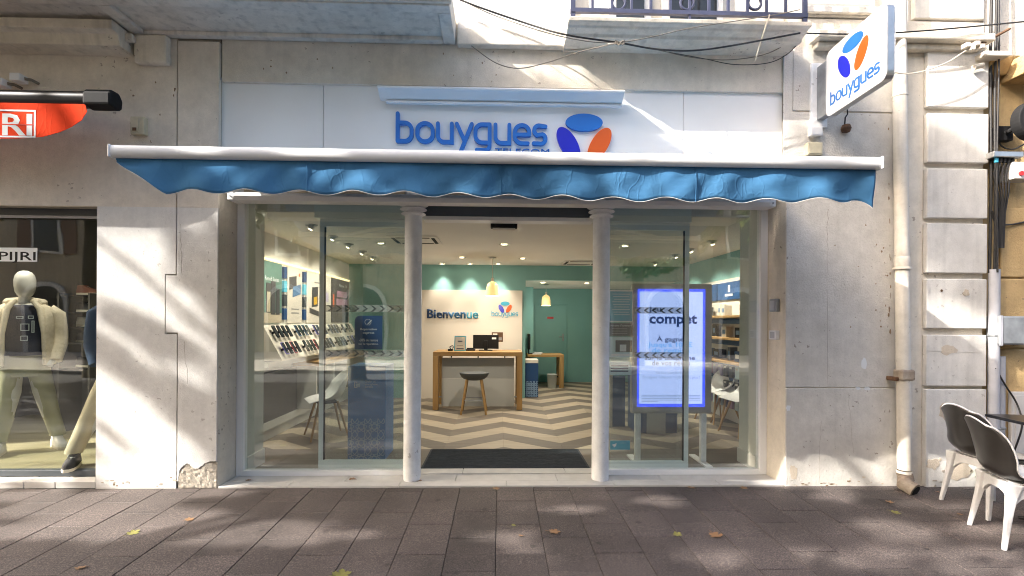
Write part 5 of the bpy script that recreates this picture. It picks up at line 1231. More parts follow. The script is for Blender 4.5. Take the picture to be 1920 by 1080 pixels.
# ---- phone wall: posters, sloped display with phones, shelf
M['trim_glow'] = mat('lit_trim', (.8, .6, .3), .5, emit=(1, .70, .34), estr=.6)
t = thing('phone_display', 'long sloped cream display stand with two rows of phones under posters', 'display stand', (XL + .1, 2.8, FZ))
yd0, yd1 = 1.32, YB - .06
zt1, zt2, xd_a, xd_b = 1.34, .96, XL + .06, XL + .27
MB().prism([(XL + .001, zt1), (xd_a, zt1), (xd_b, zt2), (xd_b, zt2 - .02), (XL + .001, zt2 - .02)], lambda a, b: (a, yd0, b), lambda a, b: (a, yd1, b)).build('sloped_board', 'panel', t, bev=.003)
MB().box(XL + .001, XL + .36, yd0 + .9, yd1, .80, .86).build('shelf', 'oak', t, bev=.004)
MB().box(XL + .001, XL + .03, yd0 - .02, yd1, zt1 + .74, zt1 + .765).build('light_trim', 'trim_glow', t, bev=.003)
MB().box(XL + .001, XL + .06, yd0 - .005, yd1, FZ + .13, FZ + .22).build('plinth', 'light_board', t, bev=.004)
MB().box(XL + .001, XL + .05, yd0 - .005, yd1, FZ + .221, .798).build('lower_panel', 'taupe_dark', t, bev=.003)
MB().box(XL + .052, XL + .13, yd0 - .02, yd1, .862, .93).build('shelf_back', 'light_board', t, bev=.003)
for yy in (yd0 + .92, 2.9, yd1 - .05): MB().box(XL + .052, XL + .3, yy, yy + .04, FZ + .221, .799).build('bracket', 'light_board', t, bev=.003)
sl_ = Vector((xd_b - xd_a, 0, zt2 - zt1)); sn_ = Vector((-(zt2 - zt1), 0, xd_b - xd_a)).normalized(); sd = sl_.normalized()
def phone(y, s, colr, w_=.072, l_=.15, k=0):
    base = Vector((xd_a, y, zt1)) + sd * s + sn_ * .02
    def q(a, b, h_): v = base + sd * a + Vector((0, b, 0)) + sn_ * h_; return (v.x, v.y, v.z)
    b = MB().prism([(-l_ / 2, -w_ / 2 + .006), (-l_ / 2 + .006, -w_ / 2), (l_ / 2 - .006, -w_ / 2), (l_ / 2, -w_ / 2 + .006), (l_ / 2, w_ / 2 - .006), (l_ / 2 - .006, w_ / 2), (-l_ / 2 + .006, w_ / 2), (-l_ / 2, w_ / 2 - .006)], lambda a, b: q(a, b, .022), lambda a, b: q(a, b, .031))
    t = thing('display_phone', {'black': 'black', 'ph_blue': 'blue', 'ph_green': 'dark green', 'ph_vio': 'violet', 'dark_grey': 'charcoal', 'ph_red': 'red'}[colr] + ' smartphone on a stalk in the ' + ('upper' if s < .2 else 'lower') + ' row of the sloped display', 'phone', base, 'phones on the sloped display')
    b.build('body', colr, t); MB().tube([q(0, 0, -.0195), q(0, 0, .0215)], .014, 8).build('stalk', 'black', t)
    MB().prism([(-l_ / 2 + .008, -w_ / 2 + .005), (l_ / 2 - .008, -w_ / 2 + .005), (l_ / 2 - .008, w_ / 2 - .005), (-l_ / 2 + .008, w_ / 2 - .005)], lambda a, b: q(a, b, .0312), lambda a, b: q(a, b, .0318)).build('screen', 'pane_dark', t)
M['ph_red'] = mat('phone_red', (.35, .03, .05), .3); M['ph_vio'] = mat('phone_violet', (.12, .10, .45), .3); M['ph_green'] = mat('phone_green', (.06, .12, .09), .3); M['ph_blue'] = mat('phone_blue', (.05, .12, .22), .3)
pc = ['black', 'ph_blue', 'ph_green', 'black', 'ph_vio', 'dark_grey', 'ph_blue', 'black', 'ph_red', 'black']
yy = yd0 + .1; k = 0
while yy < yd1 - .12:
    for s in (.11, .325):
        if rnd.random() < .93: phone(yy, s, pc[rnd.randrange(10)])
    k += 1; yy += .115 + (.13 if k % 4 == 0 else 0)
# posters on the wall
def poster_thing(name, label, y0, y1, z0, z1, base): 
    t = thing(name, label, 'poster', (XL + .02, y0, z0), 'phone posters on the display wall'); MB().box(XL + .004, XL + .022, y0, y1, z0, z1).build('panel', base, t, bev=.002); return t
def onp(t, y0, y1, z0, z1, m_, d=.003, sk=0):
    MB().prism([(y0, z0), (y1, z0 + sk), (y1, z1 + sk), (y0, z1)], lambda a, b: (XL + .0225, a, b), lambda a, b: (XL + .0225 + d, a, b)).build('print', m_, t)
M['p_green'] = mat('poster_green', (.10, .20, .17), .5); M['p_sand'] = mat('poster_sand', (.46, .40, .30), .5); M['p_white'] = mat('poster_white', (.58, .54, .48), .5); M['p_black'] = mat('poster_black', (.02, .022, .03), .4)
M['p_blue'] = mat('poster_blue', (.10, .19, .33), .4); M['p_pink'] = mat('poster_pink', (.42, .22, .33), .4); M['p_yel'] = mat('poster_yellow', (.55, .33, .04), .4); M['p_lil'] = mat('poster_lilac', (.42, .36, .55), .4); M['p_dk'] = mat('poster_charcoal', (.06, .06, .065), .4)
zp0, zp1 = 1.36, 2.07
W_YZ = dict(U=(0, 1, 0), V=(0, 0, 1))
t = poster_thing('phone_poster', 'green poster with three standing phones and pale lettering', 1.33, 1.86, zp0, zp1, 'p_green')
onp(t, 1.335, 1.855, zp0 + .003, zp0 + .12, 'p_sand', .001); text('Reno8 Series', 'lettering', 'text_white', t, (XL + .0235, 1.44, zp1 - .22), width=.34, height=.05, **W_YZ)
onp(t, 1.47, 1.57, zp0 + .12, zp0 + .46, 'p_dk'); onp(t, 1.58, 1.69, zp0 + .10, zp0 + .49, 'p_dk', .005); onp(t, 1.71, 1.80, zp0 + .10, zp0 + .41, 'p_dk', .004); onp(t, 1.48, 1.56, zp0 + .13, zp0 + .36, 'p_sand', .0045)
t = poster_thing('phone_poster', 'white poster showing two blue tilted tablets', 2.02, 2.46, zp0, zp1, 'p_white')
onp(t, 2.07, 2.28, zp0 + .42, zp0 + .58, 'p_dk', .003, .03); onp(t, 2.17, 2.41, zp0 + .33, zp0 + .46, 'p_blue', .005, .05); onp(t, 2.14, 2.36, zp0 + .17, zp0 + .185, 'text_grey'); onp(t, 2.14, 2.36, zp0 + .12, zp0 + .135, 'text_grey'); onp(t, 2.36, 2.39, zp1 - .1, zp1 - .06, 'orange')
t = poster_thing('phone_poster', 'white poster with an open folding phone and lilac phone', 2.62, 3.56, zp0, zp1, 'p_white')
onp(t, 2.80, 3.02, zp0 + .22, zp0 + .50, 'p_dk', .003, .02); onp(t, 2.86, 2.99, zp0 + .25, zp0 + .36, 'p_yel', .005, .02); onp(t, 2.72, 3.08, zp0 + .14, zp0 + .21, 'p_dk', .004, -.05); onp(t, 3.28, 3.46, zp0 + .32, zp0 + .46, 'p_lil'); onp(t, 2.9, 3.2, zp1 - .14, zp1 - .12, 'text_grey')
t = poster_thing('phone_poster', 'black poster with pink phones near the teal wall', 3.63, 4.48, zp0, zp1, 'p_black')
onp(t, 3.85, 4.35, zp0 + .42, zp0 + .52, 'p_pink'); onp(t, 3.82, 4.38, zp0 + .27, zp0 + .39, 'p_pink', .004); onp(t, 3.9, 4.3, zp0 + .09, zp0 + .22, 'p_dk', .004); text('Phone 14', 'lettering', 'text_white', t, (XL + .0235, 3.95, zp1 - .12), width=.4, height=.05, **W_YZ); onp(t, 3.66, 3.72, zp0 + .25, zp0 + .45, 'orange')
# navy strips of hanging accessories between the posters
for k, (ya, lab) in enumerate(((1.90, 'row of dark phone cases hanging between the green and white posters'), (2.50, 'row of dark phone cases hanging beside the folding phone poster'))):
    t = thing('case_strip', lab, 'phone cases', (XL + .02, ya, zp0))
    for q in range(4): MB().box(XL + .004, XL + .035, ya, ya + .085, zp0 + .04 + .17 * q, zp0 + .18 + .17 * q).build('phone_case', ['navy', 'dark_grey', 'poster_teal', 'navy'][q], t, bev=.004)

# ---- accessory shelves on the other wall
xs1 = XR - .001
t = thing('accessory_shelving', 'lit wall shelving with navy header panels and oak shelves', 'shelving', (XR - .2, 2.6, FZ)); ya_, yb_ = 1.5, 3.75
MB().box(xs1 - .03, xs1, ya_, yb_, FZ + .001, 2.02).build('back_panel', 'p_white', t, bev=.003)
for k in range(3):
    y0 = ya_ + .03 + k * .74; MB().box(xs1 - .06, xs1 - .0305, y0, y0 + .7, 1.72, 1.97).build('header_panel', 'navy', t, bev=.003)
    MB().box(xs1 - .064, xs1 - .0605, y0 + .24, y0 + .46, 1.77, 1.80).build('lettering', 'text_white', t); MB().box(xs1 - .064, xs1 - .0605, y0 + .32, y0 + .37, 1.83, 1.92).build('lettering', 'text_white', t)
for z in (1.46, 1.17, .86): MB().box(xs1 - .33, xs1 - .0305, ya_, yb_, z, z + .03).build('shelf', 'oak', t, bev=.003)
for z in (1.38, 1.08): MB().box(xs1 - .05, xs1 - .0305, ya_ + .01, yb_ - .01, z, z + .07).build('price_rail', 'navy', t, bev=.002)
MB().box(xs1 - .05, xs1 - .0305, ya_ + .01, yb_ - .01, .2, .84).build('pegboard', 'navy', t, bev=.002)
for k in range(5):
    y0 = ya_ + .2 + .44 * k; nm, lab = [('webcam', 'white box and camera on the top accessory shelf')][0]
gi = 0
for z, m_s in ((1.491, ('p_white', 'light_board', 'p_white', 'dark_grey')), (1.201, ('black', 'dark_grey', 'p_white', 'black')), (.891, ('black', 'navy', 'dark_grey', 'red'))):
    for k in range(6):
        y0 = ya_ + .12 + .36 * k; h_ = rnd.uniform(.1, .19); x_ = xs1 - rnd.uniform(.14, .26)
        g_ = thing('boxed_gadget', ['pale boxed gadget on the top accessory shelf', 'dark boxed gadget on the middle accessory shelf', 'dark boxed gadget on the lowest accessory shelf'][gi], 'box', (x_, y0, z), ['boxes on the top accessory shelf', 'boxes on the middle accessory shelf', 'boxes on the lowest accessory shelf'][gi])
        w_ = rnd.uniform(.08, .2); m_ = m_s[rnd.randrange(4)]
        MB().box(x_, x_ + .1, y0, y0 + w_, z, z + h_).build('carton', m_, g_, bev=.004); MB().box(x_ - .002, x_ - .0003, y0 + w_ * .2, y0 + w_ * .8, z + h_ * .3, z + h_ * .7).build('print', 'p_blue' if m_ != 'navy' else 'text_white', g_)
    gi += 1
for rw in range(3):
    for k in range(13):
        y0 = ya_ + .06 + .165 * k; z = .80 - .21 * rw; x_ = xs1 - .12
        pm_ = ['p_dk', 'p_lil', 'p_pink', 'p_dk', 'poster_pale'][rnd.randrange(5)]; g_ = thing('hanging_pack', {'p_dk': 'charcoal', 'p_lil': 'lilac', 'p_pink': 'pink', 'poster_pale': 'pale blue'}[pm_] + ' accessory pack in the ' + ['top', 'middle', 'bottom'][rw] + ' row of the pegboard', 'accessory pack', (x_, y0, z - .16), 'accessory packs on the pegboard')
        MB().box(x_, x_ + .03, y0, y0 + .1, z - .16, z).build('pack', pm_, g_, bev=.003); MB().box(x_ + .03, xs1 - .0505, y0 + .045, y0 + .055, z - .02, z - .01).build('hook', 'galv', g_); MB().box(x_ - .002, x_ - .0003, y0 + .02, y0 + .08, z - .04, z - .015).build('label_strip', 'p_white', g_)

# ---- kiosk with ring pattern, inside the glass
kf = onz(652, 862, FZ); kr = onz(722, 863, FZ); ky = (kf.y + kr.y) / 2; kz = at(690, 686, ky).z
t = thing('blue_kiosk', 'blue floor kiosk with white lettering and ring pattern behind the glass', 'kiosk', (kf.x, ky, FZ))
MB().box(kf.x, kr.x, ky, ky + .36, FZ + .001, kz).build('body', 'kiosk', t, bev=.005)
capsules(MB(), kf.x + .006, kr.x - .006, FZ + .012, FZ + .42, ky - .001, .128, .008).build('pattern', 'pattern', t)
tx = at(684, 716, ky); 
for q, (s_, py) in enumerate((('Choisir un', 717), ('smartphone', 722), ('durable', 727))): text(s_, 'lettering', 'text_white', t, (tx.x, ky - .001, at(684, py, ky).z), height=.024, width=[.105, .125, .08][q])
for q in ((664, 670, 716, 717), (664, 665, 716, 727), (664, 670, 726, 727)): a = rect(q[0], q[2], q[1], q[3], ky); MB().box(a[0], a[1], ky - .002, ky - .0003, a[2], a[3]).build('print', 'text_white', t)
a = rect(667, 719, 675, 726, ky); MB().box(a[0], a[1], ky - .002, ky - .0003, a[2], a[3]).build('print', 'pattern', t)
# blue rounded notice above it, stuck on the sliding door
def on_glass(name, label, cat, pa_, qa, pb_, qb, m_, Y, round_=0):
    r_ = rect(pa_, qa, pb_, qb, Y); t = thing(name, label, cat, (r_[0], Y, r_[2])); pts = [(r_[0], r_[2]), (r_[1], r_[2]), (r_[1], r_[3]), (r_[0], r_[3])]
    if round_: pts = [(r_[0], r_[2]), (r_[1], r_[2]), (r_[1], r_[3]), (r_[0] + .04, r_[3]), (r_[0] + .012, r_[3] - .012), (r_[0], r_[3] - .04)]
    MB().xz(pts, Y - .0016, Y).build('sheet', m_, t); return t, r_
Yd = yD - .0045
t, r_ = on_glass('repair_notice', 'navy notice with white repair offer lettering on the sliding door', 'notice', 665, 592, 717, 655, 'navy', Yd, 1)
for s_, py, h_, w_ in (('Réparation', 619, .026, .15), ('express', 626, .024, .105), ('-30% de remise', 640, .024, .17), ('sur la réparation.', 646.5, .024, .18)):
    c = at(691, py, Yd); text(s_, 'lettering', 'text_white', t, (c.x - w_ / 2, Yd - .002, c.z), width=w_, height=h_)
hx = [(math.cos(R(60 * k)), math.sin(R(60 * k))) for k in range(7)]; c = at(690, 604, Yd); MB().tube([(c.x + .03 * a, Yd - .0025, c.z + .03 * b) for a, b in hx], .0015, 4).build('emblem', 'text_white', t); MB().tube([(c.x - .005, Yd - .0025, c.z - .02), (c.x + .035, Yd - .0025, c.z + .02)], .003, 4).build('emblem', 'text_white', t)
def chev(pa_, pb_, qa, qb, dirn, label):
    r_ = rect(pa_, qa, pb_, qb, Yd); t = thing('safety_strip', label, 'glass marking', (r_[0], Yd, r_[2])); MB().box(r_[0], r_[1], Yd - .0008, Yd, r_[2], r_[3]).build('film', 'chev', t)
    n_ = max(3, int((r_[1] - r_[0]) / .073)); h_ = (r_[3] - r_[2]) * .42; zc = (r_[2] + r_[3]) / 2
    for k in range(n_):
        x = r_[0] + (k + .5) * (r_[1] - r_[0]) / n_; d = dirn * .028; e = dirn * .02
        MB().xz([(x - d, zc + h_), (x - d + e, zc + h_), (x + d, zc), (x - d + e, zc - h_), (x - d, zc - h_), (x + d - e, zc)], Yd - .0018, Yd - .0009).build('arrow', 'chev_dark', t)
chev(611, 757, 572, 585, 1, 'upper strip of arrows on the glass door by the phone wall'); chev(611, 757, 656, 669, 1, 'lower strip of arrows on the glass door by the phone wall')
chev(1190, 1280, 576, 588, -1, 'upper strip of arrows on the glass door before the screen'); chev(1190, 1280, 660, 672, -1, 'lower strip of arrows on the glass door before the screen')
t, r_ = on_glass('teal_notice', 'teal notice with white border on the glass near the column', 'notice', 1142, 544, 1187, 604, 'text_white', Yd)
MB().box(r_[0] + .01, r_[1] - .01, Yd - .003, Yd - .0018, r_[2] + .012, r_[3] - .012).build('print', 'poster_teal', t)
for k in range(9): MB().box(r_[0] + .03 + .008 * (k % 3), r_[1] - .03 - .008 * (k % 2), Yd - .004, Yd - .0031, r_[3] - .04 - .024 * k, r_[3] - .034 - .024 * k).build('print', 'poster_pale', t)
t, r_ = on_glass('opening_hours', 'dark opening hours notice between two posters on the glass', 'notice', 1143, 606, 1186, 630, 'dark_grey', Yd)
text("Horaires d'ouverture", 'lettering', 'text_white', t, (r_[0] + .01, Yd - .002, r_[3] - .03), width=r_[1] - r_[0] - .02, height=.02)
for k in range(3): MB().box(r_[0] + .02, r_[1] - .05, Yd - .0028, Yd - .0018, r_[3] - .055 - .022 * k, r_[3] - .048 - .022 * k).build('print', 'text_grey', t)
t, r_ = on_glass('photo_notice', 'pale blue advert with a small photograph on the glass', 'notice', 1142, 632, 1186, 670, 'poster_pale', Yd)
MB().box(r_[0] + .06, r_[1] - .005, Yd - .003, Yd - .0018, r_[2] + .05, r_[3] - .03).build('photograph', 'p_dk', t); MB().box(r_[0] + .1, r_[1] - .06, Yd - .0042, Yd - .0031, r_[2] + .055, r_[3] - .07).build('photograph', 'text_white', t); MB().box(r_[0] + .02, r_[1] - .03, Yd - .003, Yd - .0018, r_[2] + .015, r_[2] + .03).build('print', 'text_white', t)
t, r_ = on_glass('small_notice', 'pale blue text sticker below the photograph advert on the glass', 'notice', 1141, 679, 1184, 703, 'poster_pale', Yd)
for k in range(3): MB().box(r_[0] + .02, r_[1] - .03, Yd - .003, Yd - .0018, r_[3] - .04 - .025 * k, r_[3] - .028 - .025 * k).build('print', 'text_dark', t)
t, r_ = on_glass('camera_sticker', 'blue surveillance camera sticker low on the glass', 'sticker', 1144, 826, 1181, 843, 'poster_teal', Yd)
MB().xz([(r_[0] + .015, r_[2] + .045), (r_[0] + .06, r_[2] + .06), (r_[0] + .055, r_[2] + .035), (r_[0] + .035, r_[2] + .02), (r_[0] + .03, r_[2] + .035)], Yd - .003, Yd - .0018).build('symbol', 'text_white', t)

# ---- bright advertising screen
ysn = .55; r_ = rect(1195, 542, 1322, 763, ysn); hs = rect(1184, 532, 1334, 775, ysn + .02)
t = thing('advertising_screen', 'lit blue and white advertising screen on white legs behind the glass', 'screen', ((r_[0] + r_[1]) / 2, ysn, FZ))
MB().box(hs[0], hs[1], ysn + .005, ysn + .07, hs[2], hs[3]).build('housing', 'taupe', t, bev=.012)
def glow(n_, c, e): M[n_] = mat(n_, (0.02, 0.02, 0.02), .3, emit=c, estr=e * .52); return n_
glow('scr_bg', (.45, .54, 1.0), .62); glow('scr_edge', (.035, .075, .95), .75); glow('scr_navy', (.004, .03, .16), .5); glow('scr_sky', (.12, .38, .95), .6); glow('scr_grey', (.22, .30, .55), .5)
MB().box(r_[0], r_[1], ysn, ysn + .0045, r_[2], r_[3]).build('display_border', 'scr_edge', t)
MB().box(r_[0] + .02, r_[1] - .025, ysn - .0012, ysn - .0002, r_[2] + .03, r_[3] - .025).build('display', 'scr_bg', t)
xm = (r_[0] + r_[1]) / 2; yT = ysn - .002; sw = r_[1] - r_[0]
def st(s_, pxa, pxb, py, hpx, m_, bold=.015): a = at(pxa, py, ysn); b = at(pxb, py, ysn); text(s_, 'lettering', m_, t, (a.x, yT, a.z), width=b.x - a.x, height=hpx * 4.6 / 900, bold=bold)
st('jeu', 1217, 1240, 584, 13, 'scr_navy', .03); st('compèt', 1217, 1307, 606, 25, 'scr_navy', .03); st('Et plus encore au moment du forfait', 1217, 1266, 607.5, 2.5, 'scr_grey', 0)
st('À gagner', 1231, 1289, 640, 14, 'scr_navy', .018); st("Jusqu'à 100€", 1215, 1298, 650, 12, 'scr_sky', .018); st('de remise', 1222, 1293, 661, 9.5, 'scr_sky', .018); st('sur le téléphone', 1209, 1303, 674.5, 11, 'scr_navy', .018); st('de vos rêves', 1222, 1294, 685, 10, 'scr_navy', .018)
st('Grâce aux forfaits', 1230, 1288, 701, 6, 'scr_grey', 0); st('Bouygues Telecom +130 Go et plus !', 1205, 1312, 709.5, 7, 'scr_grey', 0)
for k in range(5): a = at(1203, 741 + 3 * k, ysn); b = at(1313 - (80 if k == 4 else 0), 741 + 3 * k, ysn); MB().box(a.x, b.x, yT - .0005, yT, a.z - .003, a.z + .003).build('small_print', 'scr_grey', t)
for xa in (hs[0] + .04, hs[1] - .1):
    MB().box(xa, xa + .055, ysn + .015, ysn + .06, FZ + .02, hs[2] - .001).build('leg', 'white_paint', t, bev=.004); MB().box(xa - .005, xa + .06, ysn - .12, ysn + .3, FZ + .001, FZ + .0195).build('foot', 'white_paint', t, bev=.004)
# displays standing behind the screen
t = thing('navy_divider', 'navy panel divider with cream edge standing behind the notices', 'divider', (1.35, 2.2, FZ)); a = fl_at(1148, 800); b = fl_at(1172, 800)
MB().box(a.x, b.x, a.y, a.y + .05, FZ + .001, at(1160, 705, a.y).z).build('panel', 'navy', t, bev=.003); MB().box(a.x - .04, a.x - .001, a.y - .01, a.y + .06, FZ + .001, at(1160, 700, a.y).z).build('edge_post', 'panel', t, bev=.003)
t = thing('navy_counter', 'low navy and white counter behind the lit screen', 'counter', (1.9, 1.8, FZ)); a = fl_at(1193, 812); b = fl_at(1270, 812); zt2_ = .74
MB().box(a.x, b.x, a.y, a.y + .4, FZ + .001, zt2_).build('body', 'navy', t, bev=.004); xm_ = (a.x + b.x) / 2; MB().box(xm_ - .13, xm_ + .1, a.y - .03, a.y - .001, FZ + .001, zt2_).build('end_panel', 'light_board', t, bev=.004); MB().box(a.x - .03, b.x + .03, a.y - .04, a.y + .42, zt2_ + .001, zt2_ + .04).build('top', 'oak', t, bev=.004)

# ---- white shell chair inside
def shell_chair(label, loc, rz):
    t = thing('shell_chair', label, 'chair', (0, 0, 0), 'white shell chairs in the shop')
    pro = dense([(.22, .43, .20, 0, .0), (.14, .445, .225, 0, .01), (.0, .43, .23, 0, .06), (-.13, .45, .235, .05, .12), (-.2, .54, .23, .1, .08), (-.235, .66, .21, .08, .02), (-.26, .78, .16, .04, -.03)])
    a, f_ = surf(pro, None); s = MB().add(a, f_).build('shell', 'white_plastic', t, smooth=70); m_ = s.modifiers.new('thick', 'SOLIDIFY'); m_.thickness = .008
    for sx in (-1, 1):
        for sy in (-1, 1): MB().tube([(sx * .11, sy * .1, .425), (sx * .22, sy * .21, .001)], [.016, .011], 8).build('leg', 'oak_z', t, smooth=60)
    MB().box(-.12, .12, -.11, .11, .405, .418).build('support', 'black', t)
    t.location = loc; t.rotation_euler = (0, 0, rz); return t
p = fl_at(600, 824); shc = shell_chair('white shell chair with wooden legs beside the blue kiosk', (p.x + .02, p.y + .15, FZ), R(120))
for k, (px, py, rz) in enumerate(((1345, 790, 100), (1372, 800, 80), (1395, 815, 95))):
    p = fl_at(px, py); c_ = copy_thing(shc, (p.x, p.y, FZ), R(rz), 'white shell chair in the row before the accessory shelves')

# ================================================================== MANNEQUINS in the neighbouring window
zd_ = zs - .004
def shoe(t, x, y, rz, m_, up_=1):
    """toe towards -Y before rotation"""
    c, s = math.cos(rz), math.sin(rz)
    def q(a, b, z): return (x + a * c - b * s, y + a * s + b * c, zd_ + z)
    outl = [(-.035, .09), (.035, .09), (.042, .02), (.048, -.09), (.04, -.15), (.015, -.185), (-.02, -.185), (-.042, -.15), (-.046, -.09), (-.04, .02)]
    so_ = MB().prism(outl, lambda a, b: q(a, b, .001), lambda a, b: q(a * .97, b * .98, .028)).build('sole', 'rubber', None, bev=.004)
    v_, f_ = [], []; n_ = len(outl)
    lv = [(.0285, .96, .97), (.055, .95, .95), (.075, .85, .9)]
    for z, kx_, ky_ in lv:
        for a, b in outl: v_.append(q(a * kx_, b * ky_, z * (1 if b > -.06 else .82)))
    for z, kx_ in ((.10, .8), (.115, .62)):
        for a, b in outl: v_.append(q(a * kx_, .09 * .9 - (.09 - b) * .42, z))
    f_ = [tuple(range(n_))] + [(i * n_ + j, i * n_ + (j + 1) % n_, (i + 1) * n_ + (j + 1) % n_, (i + 1) * n_ + j) for i in range(4) for j in range(n_)] + [tuple(range(4 * n_, 5 * n_))]
    sh = MB().add(v_, f_).build('shoe', m_, t, smooth=70); setpar(so_, sh)
    la = MB()
    for k in range(4): la.tube([q(-.022, -.02 - .022 * k, .1 - .009 * k), q(0, -.025 - .022 * k, .107 - .009 * k), q(.022, -.02 - .022 * k, .1 - .009 * k)], .004, 5)
    la.build('laces', 'shoe_white' if m_ != 'shoe_white' else 'rubber', sh)
def limb(mb, pts, n=14):
    """tapered tube through (x, y, z, r)"""
    return mb.tube([p[:3] for p in pts], [p[3] for p in pts], n)
def mannequin(label, px_, py_, feet, m_tr, m_jk, shoe_m, tee=True, S=1.0, turn=40):
    global zd_
    zo, zd_, cx, cy_ = zd_, 0.0, 0.0, 0.0
    t = thing('mannequin', label, 'mannequin', (0, 0, 0), 'mannequins in the shop window')
    zz = lambda h_: zd_ + h_ * S
    b = MB().loft([((cx, cy_, zz(h_)), rx * S, ry * S) for h_, rx, ry in ((.86, .13, .09), (.95, .155, .11), (1.05, .135, .1), (1.2, .15, .11), (1.36, .175, .11), (1.44, .17, .095), (1.475, .10, .07), (1.495, .052, .052), (1.54, .047, .05), (1.565, .05, .06))], 20)
    b.loft([((cx, cy_ - .012 * S, zz(h_)), rx * S, ry * S) for h_, rx, ry in ((1.555, .03, .035), (1.575, .055, .07), (1.61, .073, .092), (1.67, .082, .103), (1.73, .083, .105), (1.78, .072, .092), (1.81, .05, .062), (1.825, .018, .02))], 20)
    for (fx_, fy_) in feet: limb(b, [(fx_, fy_ + .04, zz(.02), .035 * S), (fx_, fy_ + .04, zz(.12), .036 * S), (fx_ * .7 + cx * .3, fy_ * .7 + cy_ * .3, zz(.35), .05 * S), ((fx_ + cx) / 2, (fy_ + cy_) / 2, zz(.6), .07 * S), (cx + (.085 if fx_ > cx else -.085) * S, cy_, zz(.9), .085 * S)])
    for s in (-1, 1): limb(b, [(cx + s * .17 * S, cy_, zz(1.42), .05 * S), (cx + s * .24 * S, cy_ + .03, zz(1.15), .042 * S), (cx + s * .21 * S, cy_ - .08 * S, zz(.93), .032 * S), (cx + s * .18 * S, cy_ - .11 * S, zz(.86), .03 * S)])
    b.build('body', 'mann', t, smooth=70)
    tr = MB().loft([((cx, cy_, zz(h_)), rx * S, ry * S) for h_, rx, ry in ((.76, .165, .115), (.86, .185, .13), (.98, .17, .12), (1.03, .165, .118))], 20)
    for (fx_, fy_) in feet:
        s = 1 if fx_ > cx else -1; tr.tube([(cx + s * .088 * S, cy_, zz(.88)), ((fx_ * .45 + cx * .55) + s * .03, (fy_ * .4 + cy_ * .6), zz(.62)), (fx_ * .8 + cx * .2, fy_ * .75 + cy_ * .25 + .01, zz(.34)), (fx_, fy_ + .03, zz(.135)), (fx_, fy_ + .03, zz(.125))], [.095 * S, .082 * S, .07 * S, .064 * S, .066 * S], 18)
    tr.build('trousers', m_tr, t, smooth=70)
    for (fx_, fy_) in feet:
        MB().tube([(fx_, fy_ + .04, zz(.06)), (fx_, fy_ + .04, zz(.18))], .042 * S, 14).build('sock', 'sock', t, smooth=60)
        shoe(t, fx_, fy_, R(18 if fx_ > cx else -12), shoe_m)
    if tee:
        MB().loft([((cx, cy_, zz(h_)), rx * S, ry * S) for h_, rx, ry in ((.97, .185, .135), (1.1, .168, .128), (1.25, .175, .13), (1.38, .19, .125), (1.455, .16, .095), (1.478, .09, .075))], 22).build('shirt', 'tee', t, smooth=70)
        g_ = MB()
        for (dx, dz, w_, h_) in ((-.05, 1.34, .05, .025), (.03, 1.34, .04, .03), (-.02, 1.22, .06, .07), (-.02, 1.12, .05, .05), (.055, 1.2, .02, .12)): 
            for q_ in range(4):
                if q_ < 2: g_.box(cx + dx + (0 if q_ == 0 else w_ - .006), cx + dx + (.006 if q_ == 0 else w_), cy_ - .142, cy_ - .139, zz(dz), zz(dz + h_))
                else: g_.box(cx + dx + .0062, cx + dx + w_ - .0062, cy_ - .142, cy_ - .139, zz(dz + (0 if q_ == 2 else h_ - .006)), zz(dz + (.006 if q_ == 2 else h_)))
        g_.build('shirt_print', 'sock', t)
    # jacket left open at the front (the front is towards -Y: angle -90)
    jk = MB().loft([((cx, cy_ + .005, zz(h_)), rx * S, ry * S) for h_, rx, ry in ((.87, .215, .17), (.92, .22, .172), (1.05, .208, .165), (1.2, .208, .163), (1.36, .218, .152), (1.44, .195, .128), (1.475, .14, .115), (1.51, .105, .11), (1.535, .12, .12))], 26, R(-52), R(232))
    j = jk.build('jacket', m_jk, t, smooth=70); m_ = j.modifiers.new('thick', 'SOLIDIFY'); m_.thickness = .018; m_.offset = -1
    for s in (-1, 1):
        sl_ = MB().tube([(cx + s * .17 * S, cy_, zz(1.43)), (cx + s * .235 * S, cy_, zz(1.38)), (cx + s * .26 * S, cy_ + .02, zz(1.2)), (cx + s * .265 * S, cy_ + .0, zz(1.08)), (cx + s * .245 * S, cy_ - .06 * S, zz(.98)), (cx + s * .235 * S, cy_ - .1 * S, zz(.91))], [.068 * S, .074 * S, .066 * S, .061 * S, .056 * S, .048 * S], 16).build('sleeve', m_jk, j, smooth=70)
    for s in (-1, 1):
        MB().tube([(cx + s * .06 * S, cy_ - .11 * S, zz(1.53)), (cx + s * .115 * S, cy_ - .135 * S, zz(1.44)), (cx + s * .145 * S, cy_ - .155 * S, zz(1.2)), (cx + s * .155 * S, cy_ - .165 * S, zz(.88))], [.02, .026, .02, .016], 8).build('lapel', m_jk, j, smooth=70)
    MB().tube([(cx - .11 * S, cy_ - .08 * S, zz(1.5)), (cx - .125 * S, cy_ + .06, zz(1.5)), (cx, cy_ + .14 * S, zz(1.51)), (cx + .125 * S, cy_ + .06, zz(1.5)), (cx + .11 * S, cy_ - .08 * S, zz(1.5))], [.02, .045, .06, .045, .02], 10).build('collar', m_jk, j, smooth=70)
    zd_ = zo; t.location = (px_, py_, zd_); t.rotation_euler = (0, 0, R(turn))
    return t
mannequin('headed grey mannequin in open cream fleece jacket and khaki trousers', at(47, 530, .78).x, .78, [(-.17, -.06), (.24, -.02)], 'khaki', 'fleece', 'shoe_white', S=.965)
mannequin('mannequin in blue jacket and cream trousers half behind the pillar', at(240, 700, .58).x, .58, [(-.37, -.14), (.1, .0)], 'chino', 'denim', 'shoe_black', tee=False, S=.97, turn=38)
